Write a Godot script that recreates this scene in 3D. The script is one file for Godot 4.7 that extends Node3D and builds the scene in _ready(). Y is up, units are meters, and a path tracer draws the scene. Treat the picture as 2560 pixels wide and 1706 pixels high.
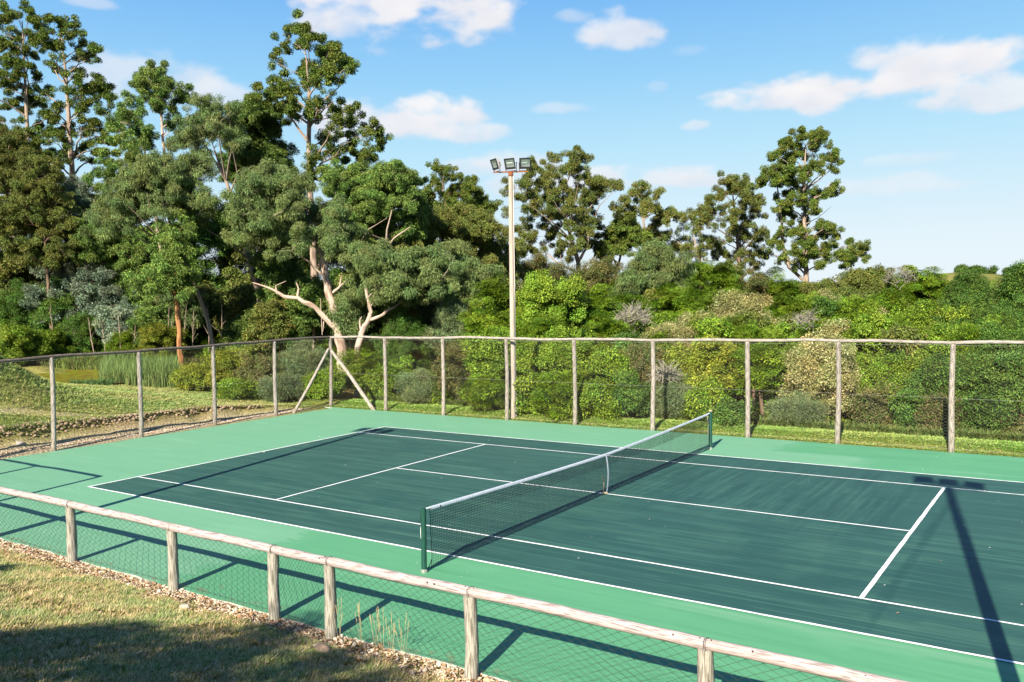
extends Node3D

# ---------------------------------------------------------------- camera frame (measured from the court lines)
const EYE := Vector3(9.23086579, 4.53633828, 17.1351113)
const RIGHT := Vector3(0.82582639, -0.02499439, -0.56337026)
const UPV := Vector3(-0.00817191, 0.99838198, -0.05627298)
const FWD := Vector3(-0.56386522, -0.05107552, -0.82428593)
const FOCAL := 2145.74
const SUN_FROM := Vector3(0.30, 1.0, 1.50)

var rng := RandomNumberGenerator.new()
var used_names := {}
var noise := FastNoiseLite.new()
var noise_fine := FastNoiseLite.new()
var M := {}

func ray(x: float, y: float) -> Vector3:
	return RIGHT * ((x - 1280.0) / FOCAL) - UPV * ((y - 853.0) / FOCAL) + FWD

func at(x: float, y: float, depth: float) -> Vector3:
	return EYE + ray(x, y) * depth

func at_height(x: float, y: float, h: float) -> Vector3:
	var d := ray(x, y)
	return EYE + d * ((h - EYE.y) / d.y)

func depth_of(p: Vector3) -> float:
	return (p - EYE).dot(FWD)

func px_of(p: Vector3) -> Vector2:
	var d := depth_of(p)
	return Vector2(1280.0 + FOCAL * (p - EYE).dot(RIGHT) / d, 853.0 - FOCAL * (p - EYE).dot(UPV) / d)

func rf(a: float, b: float) -> float:
	return rng.randf_range(a, b)

func lin(r: float, g: float, b: float) -> Color:
	return Color(r, g, b).linear_to_srgb()

# ---------------------------------------------------------------- node helpers
func numbered(called: String) -> String:
	if not used_names.has(called):
		used_names[called] = 0
		return called
	used_names[called] += 1
	return "%s_%03d" % [called, used_names[called]]

func thing(called: String, label: String, category: String, where := Vector3.ZERO, group := "") -> Node3D:
	var o := Node3D.new()
	o.name = numbered(called)
	add_child(o)
	o.position = where
	o.set_meta("label", label)
	o.set_meta("category", category)
	if group != "":
		o.set_meta("group", group)
	return o

func tag(o: Node3D, label: String, category: String, group := "", kind := "") -> void:
	o.set_meta("label", label)
	o.set_meta("category", category)
	if group != "":
		o.set_meta("group", group)
	if kind != "":
		o.set_meta("kind", kind)

func part(called: String, mesh: Mesh, mat: Material, parent: Node3D, pos := Vector3.ZERO) -> MeshInstance3D:
	var o := MeshInstance3D.new()
	o.name = called if parent != self else numbered(called)
	o.mesh = mesh
	o.material_override = mat
	parent.add_child(o, true)
	o.position = pos
	return o

# ---------------------------------------------------------------- mesh builder
class MB:
	var v := PackedVector3Array()
	var n := PackedVector3Array()
	var uv := PackedVector2Array()
	var col := PackedColorArray()
	var ix := PackedInt32Array()
	var use_col := false

	func vert(p: Vector3, nn: Vector3, t := Vector2.ZERO, c := Color.WHITE) -> int:
		v.append(p); n.append(nn); uv.append(t); col.append(c)
		return v.size() - 1

	func tri(a: Vector3, b: Vector3, c: Vector3, col_ := Color.WHITE) -> void:
		# a, b, c anticlockwise seen from outside
		var nn := (b - a).cross(c - a).normalized()
		var i := vert(a, nn, Vector2.ZERO, col_)
		vert(b, nn, Vector2.ZERO, col_)
		vert(c, nn, Vector2.ZERO, col_)
		ix.append_array([i, i + 2, i + 1])

	func quad(a: Vector3, b: Vector3, c: Vector3, d: Vector3, col_ := Color.WHITE, uvs := []) -> void:
		var nn := (b - a).cross(d - a).normalized()
		var i := v.size()
		var ps := [a, b, c, d]
		for k in 4:
			vert(ps[k], nn, uvs[k] if uvs.size() else Vector2(ps[k].x, ps[k].z), col_)
		ix.append_array([i, i + 2, i + 1, i, i + 3, i + 2])

	func box(c: Vector3, s: Vector3, b := Basis.IDENTITY, col_ := Color.WHITE) -> void:
		var h := s * 0.5
		var p := []
		for k in 8:
			p.append(c + b * Vector3(h.x if k & 1 else -h.x, h.y if k & 2 else -h.y, h.z if k & 4 else -h.z))
		for f in [[1, 3, 7, 5], [0, 4, 6, 2], [2, 6, 7, 3], [0, 1, 5, 4], [4, 5, 7, 6], [0, 2, 3, 1]]:
			quad(p[f[0]], p[f[1]], p[f[2]], p[f[3]], col_)

	# a round bar along points; colours per ring are optional
	func tube(pts: Array, rad: Array, sides: int, caps := true, cols := [], rough: FastNoiseLite = null, amount := 0.0, vscale := 1.0) -> void:
		var m := pts.size()
		var t0: Vector3 = (pts[1] - pts[0]).normalized()
		var u := t0.cross(Vector3.RIGHT if absf(t0.x) < 0.8 else Vector3.FORWARD).normalized()
		var first := v.size()
		var along := 0.0
		for i in m:
			var t: Vector3 = (pts[mini(i + 1, m - 1)] - pts[maxi(i - 1, 0)]).normalized()
			u = (u - t * u.dot(t)).normalized()
			var w := t.cross(u)
			if i > 0:
				along += (pts[i] - pts[i - 1]).length()
			for j in sides + 1:
				var a := TAU * (j % sides) / sides
				var d := u * cos(a) + w * sin(a)
				var r: float = rad[i]
				var p: Vector3 = pts[i] + d * r
				if rough:
					r *= 1.0 + amount * rough.get_noise_3d(p.x * 3.0 + d.x, p.y * 3.0 + d.y, p.z * 3.0 + d.z)
					p = pts[i] + d * r
				vert(p, d, Vector2(float(j) / sides, along * vscale), cols[i] if cols.size() else Color.WHITE)
		for i in m - 1:
			for j in sides:
				var a := first + i * (sides + 1) + j
				var b := a + 1
				var d := a + sides + 1
				var c := d + 1
				ix.append_array([a, c, b, a, d, c])
		if caps:
			for e in [0, m - 1]:
				var t: Vector3 = (pts[0] - pts[1]).normalized() if e == 0 else (pts[m - 1] - pts[m - 2]).normalized()
				var c0 := vert(pts[e] + t * rad[e] * 0.12, t, Vector2(0.5, 0.5), cols[e] if cols.size() else Color.WHITE)
				var ring := []
				for j in sides:
					var q: int = first + e * (sides + 1) + j
					ring.append(vert(v[q], t, uv[q], col[q]))
				for j in sides:
					if e == 0:
						ix.append_array([c0, ring[j], ring[(j + 1) % sides]])
					else:
						ix.append_array([c0, ring[(j + 1) % sides], ring[j]])

	# a thin three-sided wire between two points
	func wire(a: Vector3, b: Vector3, r: float, col_ := Color.WHITE) -> void:
		var t := (b - a).normalized()
		var u := t.cross(Vector3.UP if absf(t.y) < 0.9 else Vector3.RIGHT).normalized()
		var w := t.cross(u)
		var f := v.size()
		for k in 3:
			var d := u * cos(TAU * k / 3.0) + w * sin(TAU * k / 3.0)
			vert(a + d * r, d, Vector2.ZERO, col_)
			vert(b + d * r, d, Vector2.ZERO, col_)
		for k in 3:
			var a0 := f + k * 2
			var b0 := f + ((k + 1) % 3) * 2
			ix.append_array([a0, b0 + 1, b0, a0, a0 + 1, b0 + 1])

	func done() -> ArrayMesh:
		var am := ArrayMesh.new()
		if v.size() == 0:
			return am
		var arr := []
		arr.resize(Mesh.ARRAY_MAX)
		arr[Mesh.ARRAY_VERTEX] = v
		arr[Mesh.ARRAY_NORMAL] = n
		arr[Mesh.ARRAY_TEX_UV] = uv
		arr[Mesh.ARRAY_COLOR] = col
		arr[Mesh.ARRAY_INDEX] = ix
		am.add_surface_from_arrays(Mesh.PRIMITIVE_TRIANGLES, arr)
		return am

# many small copies of one mesh that nobody could count
class Scatter:
	var xf := []
	var cols := []
	func put(t: Transform3D, c := Color.WHITE) -> void:
		xf.append(t); cols.append(c)

func scatter_node(called: String, mesh: Mesh, mat: Material, s: Scatter, parent: Node3D) -> MultiMeshInstance3D:
	var mm := MultiMesh.new()
	mm.transform_format = MultiMesh.TRANSFORM_3D
	mm.use_colors = true
	mm.mesh = mesh
	mm.instance_count = s.xf.size()
	for i in s.xf.size():
		mm.set_instance_transform(i, s.xf[i])
		mm.set_instance_color(i, s.cols[i])
	var o := MultiMeshInstance3D.new()
	o.name = called if parent != self else numbered(called)
	o.multimesh = mm
	o.material_override = mat
	o.set_meta("kind", "stuff")
	parent.add_child(o, true)
	return o

# ---------------------------------------------------------------- the lie of the land
func sst(a: float, b: float, x: float) -> float:
	var t := clampf((x - a) / (b - a), 0.0, 1.0)
	return t * t * (3.0 - 2.0 * t)

func ground(x: float, z: float) -> float:
	var y := -0.03
	var n := maxf(0.0, z - 9.42)
	var l := maxf(0.0, -18.75 - x)
	var f := maxf(0.0, -9.1 - z)
	var rr := maxf(0.0, x - 19.0)
	if n > 0.0:
		y += 0.22 * minf(n, 9.0) + 0.42 * clampf(n - 4.0, 0.0, 5.0) * sst(-16.0, -6.0, x)
		y += 0.05 * noise.get_noise_2d(x * 14.0, z * 14.0) * sst(0.0, 0.6, n)
	if l > 0.0:
		var cut := sst(-9.5, -3.0, z)
		var edge := 0.66 + 0.16 * noise.get_noise_2d(z * 22.0, 3.0)
		y += (0.52 * cut + 0.04) * sst(edge, edge + 0.34, l)
		y += 0.035 * minf(maxf(0.0, l - 2.0), 45.0)
		var dx := x + 27.5
		var dz := z - 4.5
		y += 4.2 * exp(-(dx * dx / 20.5 + dz * dz / 20.0))
		y += 0.06 * noise.get_noise_2d(x * 12.0, z * 12.0) * sst(1.0, 2.5, l)
		y -= 0.22 * pond_near(x, z)
	if f > 0.0:
		var sx := sst(-27.0, -17.0, x)
		y += 0.13 * sst(0.1, 0.7, f) * (1.0 - sst(1.2, 2.2, f))
		y -= 3.0 * sst(1.3, 9.0, f) * sx
		y += 0.125 * clampf(f - 12.0, 0.0, 50.0) * sst(-45.0, -20.0, x)
		y += 0.5 * noise.get_noise_2d(x * 2.0, z * 2.0) * sst(6.0, 14.0, f)
	if rr > 0.0:
		y -= 1.5 * sst(1.5, 9.0, rr) * (1.0 - sst(6.0, 12.0, z))
	var far := Vector2(x + 10.0, z).length()
	y += 3.4 * sst(120.0, 300.0, far) + 0.8 * noise.get_noise_2d(x * 0.12, z * 0.12) * sst(150.0, 400.0, far)
	return y

func pond_near(x: float, z: float) -> float:
	# 1 inside the pond's outline, 0 outside
	var c := Vector2(-38.6, -9.6)
	var ax := Vector2(0.86, 0.5)
	var q := Vector2(x, z) - c
	var a := q.dot(Vector2(-0.75, -0.66)) / 6.6
	var b := q.dot(Vector2(0.66, -0.75)) / 5.2
	return 1.0 - sst(0.85, 1.1, sqrt(a * a + b * b))

# ---------------------------------------------------------------- procedural textures
func noise_tex(freq: float, ramp: Array, seed_: int, octaves := 4, w := 512, h := 512, kind := FastNoiseLite.TYPE_SIMPLEX_SMOOTH, normal := false, bump := 4.0) -> NoiseTexture2D:
	var fn := FastNoiseLite.new()
	fn.seed = seed_
	fn.noise_type = kind
	fn.frequency = freq
	fn.fractal_octaves = octaves
	var t := NoiseTexture2D.new()
	t.noise = fn
	t.width = w
	t.height = h
	t.seamless = true
	t.generate_mipmaps = false
	if normal:
		t.as_normal_map = true
		t.bump_strength = bump
	elif ramp.size():
		var g := Gradient.new()
		var offs := PackedFloat32Array()
		var cs := PackedColorArray()
		for r in ramp:
			offs.append(r[0])
			cs.append(r[1])
		g.offsets = offs
		g.colors = cs
		t.color_ramp = g
	return t

func std(c: Color, rough := 0.9, spec := 0.3) -> StandardMaterial3D:
	var m := StandardMaterial3D.new()
	m.albedo_color = c
	m.roughness = rough
	m.metallic_specular = spec
	return m

func stroke(len_: int, thick: int, c: Color, upright := false) -> Image:
	# one pass of a paint roller: full in the middle, thinning to ragged ends
	var im := Image.create(thick if upright else len_, len_ if upright else thick, false, Image.FORMAT_RGBA8)
	for y in thick:
		var a0 := rf(0.0, 0.12) * len_
		var a1 := len_ * (1.0 - rf(0.0, 0.12))
		for x in len_:
			var a := clampf((x - a0) / (0.05 * len_ + 1.0), 0.0, 1.0) * clampf((a1 - x) / (0.05 * len_ + 1.0), 0.0, 1.0)
			a *= 1.0 - 0.75 * absf((y + 0.5) / thick * 2.0 - 1.0)
			var q := Color(c.r, c.g, c.b, c.a * a)
			if upright:
				im.set_pixel(y, x, q)
			else:
				im.set_pixel(x, y, q)
	return im

func lay(im: Image, st: Image, x: float, y: float) -> void:
	im.blend_rect(st, Rect2i(0, 0, st.get_width(), st.get_height()), Vector2i(int(x), int(y)))

func play_texture() -> ImageTexture:
	# dark teal paint, 23.77 x 10.97 m on 2048 x 1024
	var im := Image.create(2048, 1024, false, Image.FORMAT_RGBA8)
	var base := Color8(45, 80, 70)
	im.fill(base)
	var sx := 2048.0 / 23.77
	var sz := 1024.0 / 10.97
	var dark := []
	var light := []
	var updark := []
	var uplight := []
	for k in 7:
		dark.append(stroke(rng.randi_range(120, 420), rng.randi_range(4, 14), Color8(33, 69, 62, 105)))
		light.append(stroke(rng.randi_range(100, 380), rng.randi_range(3, 12), Color8(60, 97, 82, 95)))
		updark.append(stroke(rng.randi_range(100, 300), rng.randi_range(5, 16), Color8(29, 66, 60, 120), true))
		uplight.append(stroke(rng.randi_range(80, 260), rng.randi_range(4, 14), Color8(60, 98, 84, 95), true))
	# the half beyond the net has a darker base colour
	im.fill_rect(Rect2i(1024, 0, 1024, 1024), Color8(40, 77, 69))
	var x_net := 1024
	var x_serv := int((11.885 + 6.4) * sx)
	var z_mid := 512
	for k in 2400:
		var x := rng.randi_range(-200, 2047)
		var y := rng.randi_range(-5, 1023)
		if x > x_net - 60 and x < x_serv - 40 and y < z_mid - 10:
			lay(im, (updark if k % 2 else uplight)[rng.randi_range(0, 6)], x, y - 60 if y > 300 else y)
		else:
			lay(im, (dark if k % 2 else light)[rng.randi_range(0, 6)], x, y)
	# broad patches rolled on later, with ragged ends
	var broad_d := []
	var broad_l := []
	for k in 6:
		broad_d.append(stroke(rng.randi_range(60, 130), rng.randi_range(30, 60), Color8(33, 71, 64, 130)))
		broad_l.append(stroke(rng.randi_range(90, 200), rng.randi_range(22, 40), Color8(62, 100, 84, 85)))
	for k in 60:
		lay(im, broad_d[k % 6], rf(1024, 2000), rf(480, 1000))
		lay(im, broad_l[k % 6], rf(900, 1960), rf(480, 990))
	for k in 50:
		lay(im, broad_l[k % 6], rf(0, 1000), rf(0, 1000))
		lay(im, broad_d[k % 6], rf(0, 1000), rf(0, 1000))
	# darker touching-up beside the right service line and in two runs across
	for k in 26:
		var t := k / 25.0
		lay(im, broad_d[k % 6], x_serv - 90 + rf(-14, 14), 120 + t * 820)
		lay(im, updark[k % 7], x_serv + 20 + rf(-6, 10), 60 + t * 780)
		if k < 18:
			lay(im, broad_d[(k + 2) % 6], 1330 + t * 60 + rf(-20, 20), 560 + t * 420)
			lay(im, broad_d[(k + 3) % 6], 1610 + rf(-20, 20), 660 + t * 220)
	# crisp lap marks of the roller
	var lap_d := []
	var lap_l := []
	for k in 6:
		lap_d.append(stroke(rng.randi_range(160, 420), 3, Color8(32, 71, 65, 150)))
		lap_l.append(stroke(rng.randi_range(120, 360), 3, Color8(79, 122, 104, 110)))
	for k in 260:
		lay(im, lap_d[k % 6], rf(-100, 2000), rf(500, 1020) if k % 3 else rf(0, 1020))
		lay(im, lap_l[k % 6], rf(-100, 2000), rf(500, 1020) if k % 3 else rf(0, 1020))
	# scuffs
	var scuff := stroke(26, 2, Color8(92, 124, 111, 120))
	for k in 240:
		lay(im, scuff, rf(0, 2040), rf(0, 1020))
	im.convert(Image.FORMAT_RGB8)
	return ImageTexture.create_from_image(im)

func margin_texture() -> ImageTexture:
	# light green paint, 37.2 x 18.2 m (x -18.6 .. 18.6, z -9.0 .. 9.2) on 2048 x 1024
	var im := Image.create(2048, 1024, false, Image.FORMAT_RGBA8)
	im.fill(Color8(100, 150, 117))
	var sx := 2048.0 / 37.2
	var sz := 1024.0 / 18.2
	var fresh := Color8(81, 141, 102)
	var fd := []
	var fl := []
	var fr := []
	for k in 8:
		fd.append(stroke(rng.randi_range(60, 260), rng.randi_range(3, 12), Color8(93, 145, 112, 80)))
		fl.append(stroke(rng.randi_range(60, 260), rng.randi_range(3, 12), Color8(112, 159, 126, 80)))
		fr.append(stroke(rng.randi_range(50, 110), rng.randi_range(4, 10), Color(fresh, 0.97)))
	for k in 1300:
		lay(im, (fd if k % 2 else fl)[rng.randi_range(0, 7)], rf(-100, 2047), rf(0, 1023))
	# fresh coats: far right, and the whole near strip right of the third near bay
	for r in [[1.8, -9.0, 18.6, -7.0], [4.25, -7.1, 18.6, -5.2], [-3.45, 5.4, 18.6, 9.2]]:
		var x0: float = (r[0] + 18.6) * sx
		var y0: float = (r[1] + 9.0) * sz
		var x1: float = (r[2] + 18.6) * sx
		var y1: float = (r[3] + 9.0) * sz
		im.fill_rect(Rect2i(int(x0) + 16, int(y0) + 2, int(x1 - x0), int(y1 - y0)), fresh)
		var y := y0
		while y < y1:
			lay(im, fr[rng.randi_range(0, 7)], x0 - 10.0 + rf(-12, 14), y)
			y += 4.0
		for k in 500:
			var c := stroke(rng.randi_range(40, 200), rng.randi_range(3, 9), Color8(89, 148, 107, 95) if k % 2 else Color8(74, 133, 95, 90)) if k < 8 else null
			if c:
				fr.append(c)
			var s: Image = fr[fr.size() - 1 - rng.randi_range(0, 7)]
			if x1 - s.get_width() > x0 + 30:
				lay(im, s, rf(x0 + 20, x1), rf(y0, y1 - 8))
		fr = fr.slice(0, 8)
	# chalky bloom in drifts, and grit that gathers towards the rims
	var bloom := []
	var grit := []
	for k in 6:
		bloom.append(stroke(rng.randi_range(30, 120), rng.randi_range(10, 30), Color8(150, 190, 160, 26)))
		grit.append(stroke(rng.randi_range(3, 9), rng.randi_range(1, 3), Color8(120, 112, 84, 150)))
	for k in 420:
		var x := rf(-30, 2040)
		var y := rf(0, 1010)
		if noise.get_noise_2d(x * 0.25, y * 0.5) > -0.05:
			lay(im, bloom[k % 6], x, y)
	for k in 900:
		var e := absf(rng.randfn(0.0, 9.0))
		lay(im, grit[k % 6], rf(0, 2040), 1014.0 - e)
		if k % 3 == 0:
			lay(im, grit[k % 6], rf(0, 2040), 12.0 + e * 0.5)
			lay(im, grit[k % 6], 22.0 + e + rf(0, 26), rf(0, 1020))
	# worn paler band outside the near sideline on the right
	for k in 70:
		var st := stroke(rng.randi_range(60, 160), rng.randi_range(5, 11), Color8(102, 150, 115, 120)) if k < 6 else null
		if st:
			fd.append(st)
		lay(im, fd[fd.size() - 1 - k % 6], (rf(3.5, 17.0) + 18.6) * sx, (rf(5.5, 5.75) + 9.0) * sz)
	for k in 40:
		lay(im, fl[k % 8], (rf(5.0, 17.0) + 18.6) * sx, (rf(6.0, 8.8) + 9.0) * sz)
	im.convert(Image.FORMAT_RGB8)
	return ImageTexture.create_from_image(im)

func make_materials() -> void:
	# painted court
	var grain := noise_tex(0.05, [], 5, 3, 512, 512, FastNoiseLite.TYPE_SIMPLEX_SMOOTH, true, 1.2)
	for k in [["play", play_texture()], ["margin", margin_texture()]]:
		var m := std(Color.WHITE, 0.62, 0.42)
		m.albedo_texture = k[1]
		M[k[0]] = m
	var ln := std(lin(0.80, 0.80, 0.79), 0.7, 0.3)
	ln.albedo_texture = noise_tex(0.02, [[0.0, Color(0.86, 0.86, 0.85)], [0.45, Color(0.97, 0.97, 0.97)], [1.0, Color(1, 1, 1)]], 8, 4, 256, 256)
	ln.uv1_triplanar = true
	ln.uv1_world_triplanar = true
	ln.uv1_scale = Vector3(0.8, 0.8, 0.8)
	M["line"] = ln
	M["kerb"] = std(lin(0.42, 0.40, 0.36), 0.95)
	# weathered wood: grain runs along v
	for k in [["wood_pale", Color(0.78, 0.73, 0.70), Color(0.69, 0.63, 0.60), Color(0.50, 0.45, 0.43), 21], ["wood_post", Color(0.72, 0.69, 0.62), Color(0.61, 0.58, 0.51), Color(0.42, 0.39, 0.33), 22], ["wood_grey", Color(0.67, 0.64, 0.61), Color(0.57, 0.54, 0.50), Color(0.34, 0.31, 0.28), 23], ["wood_rail_grey", Color(0.44, 0.40, 0.37), Color(0.34, 0.30, 0.28), Color(0.20, 0.17, 0.16), 24]]:
		var m := std(Color.WHITE, 0.85, 0.25)
		m.vertex_color_use_as_albedo = true
		m.albedo_texture = noise_tex(0.018, [[0.0, k[3]], [0.30, k[3].lerp(k[2], 0.6)], [0.40, k[2]], [0.52, k[1]], [1.0, k[1].lightened(0.10)]], k[4], 5, 512, 512)
		m.uv1_scale = Vector3(2.0, 0.35, 1.0)
		m.heightmap_enabled = false
		m.normal_enabled = true
		m.normal_texture = noise_tex(0.02, [], k[4] + 40, 5, 512, 512, FastNoiseLite.TYPE_SIMPLEX_SMOOTH, true, 5.0)
		m.normal_scale = 0.8
		M[k[0]] = m
	M["wood_pale"].albedo_color = Color(0.85, 0.85, 0.86)
	M["wood_post"].albedo_color = Color(0.85, 0.86, 0.88)
	M["wood_grey"].albedo_color = Color(0.92, 0.91, 0.90)
	var conc := std(Color.WHITE, 0.9, 0.2)
	conc.albedo_texture = noise_tex(0.015, [[0.0, Color(0.52, 0.47, 0.43)], [0.4, Color(0.62, 0.57, 0.52)], [1.0, Color(0.70, 0.65, 0.60)]], 31, 5)
	conc.uv1_scale = Vector3(2.0, 0.15, 1.0)
	M["mast"] = conc
	M["wire_green"] = std(lin(0.035, 0.05, 0.035), 0.6, 0.4)
	M["wire_green"].vertex_color_use_as_albedo = true
	M["wire_tall"] = std(Color.WHITE, 0.55, 0.5)
	M["wire_tall"].vertex_color_use_as_albedo = true
	M["tie"] = std(lin(0.05, 0.045, 0.04), 0.6)
	M["net_cord"] = std(lin(0.018, 0.022, 0.022), 0.8, 0.2)
	M["net_band"] = std(Color.WHITE, 0.8, 0.2)
	M["net_band"].albedo_texture = noise_tex(0.03, [[0.0, Color(0.50, 0.53, 0.57)], [0.4, Color(0.68, 0.71, 0.75)], [1.0, Color(0.76, 0.78, 0.81)]], 33, 5, 256, 256)
	M["net_band"].uv1_triplanar = true
	M["net_band"].uv1_scale = Vector3(3, 3, 3)
	M["post_green"] = std(lin(0.010, 0.058, 0.042), 0.45, 0.45)
	M["post_green"].albedo_texture = noise_tex(0.02, [[0.0, Color(0.65, 0.7, 0.65)], [0.45, Color(0.95, 0.95, 0.95)], [1.0, Color(1, 1, 1)]], 35, 4, 256, 256)
	M["bare_metal"] = std(lin(0.42, 0.42, 0.40), 0.45, 0.5)
	M["bare_metal"].metallic = 0.6
	M["rope"] = std(lin(0.42, 0.34, 0.20), 0.95)
	M["white_cord"] = std(lin(0.75, 0.75, 0.73), 0.9)
	M["black_metal"] = std(lin(0.018, 0.018, 0.02), 0.5, 0.4)
	M["rust"] = std(lin(0.20, 0.075, 0.035), 0.9)
	M["reflector"] = std(lin(0.36, 0.38, 0.36), 0.22, 0.5)
	M["reflector"].metallic = 0.75
	M["lamp_back"] = std(lin(0.62, 0.58, 0.54), 0.7)
	var gl := std(Color(0.85, 0.95, 0.92, 0.12), 0.03, 0.5)
	gl.transparency = BaseMaterial3D.TRANSPARENCY_ALPHA
	M["glass"] = gl
	M["bulb"] = std(lin(0.8, 0.82, 0.75), 0.2, 0.5)
	# ground: colours by vertex, broken up by two noises
	var gr := std(Color.WHITE, 0.95, 0.15)
	gr.vertex_color_use_as_albedo = true
	gr.albedo_texture = noise_tex(0.02, [[0.0, Color(0.62, 0.58, 0.50)], [0.42, Color(0.86, 0.86, 0.78)], [0.6, Color(0.97, 1.0, 0.9)], [1.0, Color(1, 0.96, 0.84)]], 41, 6, 1024, 1024)
	gr.uv1_triplanar = true
	gr.uv1_world_triplanar = true
	gr.uv1_scale = Vector3(0.31, 0.31, 0.31)
	gr.normal_enabled = true
	gr.normal_texture = noise_tex(0.06, [], 42, 5, 512, 512, FastNoiseLite.TYPE_SIMPLEX_SMOOTH, true, 8.0)
	gr.normal_scale = 1.2
	M["ground"] = gr
	M["gravel_bed"] = gr
	M["stone"] = std(Color.WHITE, 0.95, 0.2)
	M["stone"].vertex_color_use_as_albedo = true
	# plants
	M["leaf"] = std(Color.WHITE, 0.55, 0.24)
	M["leaf"].vertex_color_use_as_albedo = true
	M["leaf"].backlight_enabled = true
	M["leaf"].backlight = Color(0.34, 0.38, 0.18)
	M["grass"] = std(Color.WHITE, 0.7, 0.3)
	M["grass"].vertex_color_use_as_albedo = true
	M["grass"].backlight_enabled = true
	M["grass"].backlight = Color(0.6, 0.62, 0.35)
	for k in [["bark_pale", Color(0.60, 0.53, 0.47), Color(0.44, 0.38, 0.33), 51], ["bark_white", Color(0.70, 0.62, 0.56), Color(0.50, 0.42, 0.36), 52], ["bark_brown", Color(0.45, 0.37, 0.31), Color(0.30, 0.25, 0.21), 53], ["bark_orange", Color(0.60, 0.43, 0.28), Color(0.43, 0.29, 0.18), 54], ["twig_grey", Color(0.56, 0.54, 0.48), Color(0.43, 0.41, 0.36), 56], ["bark_grey", Color(0.62, 0.58, 0.54), Color(0.44, 0.40, 0.37), 55]]:
		var m := std(Color.WHITE, 0.9, 0.2)
		m.albedo_texture = noise_tex(0.012, [[0.2, k[2]], [0.55, k[1]], [1.0, k[1].lightened(0.1)]], k[3], 5)
		m.uv1_scale = Vector3(1.0, 0.12, 1.0)
		M[k[0]] = m
	M["pond"] = std(Color.WHITE, 0.35, 0.5)
	M["pond"].albedo_texture = noise_tex(0.012, [[0.0, Color(0.30, 0.24, 0.08)], [0.4, Color(0.44, 0.37, 0.08)], [0.6, Color(0.48, 0.50, 0.09)], [1.0, Color(0.42, 0.52, 0.12)]], 61, 6)
	M["pond"].uv1_triplanar = true
	M["pond"].uv1_world_triplanar = true
	M["pond"].uv1_scale = Vector3(0.12, 0.12, 0.4)

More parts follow.
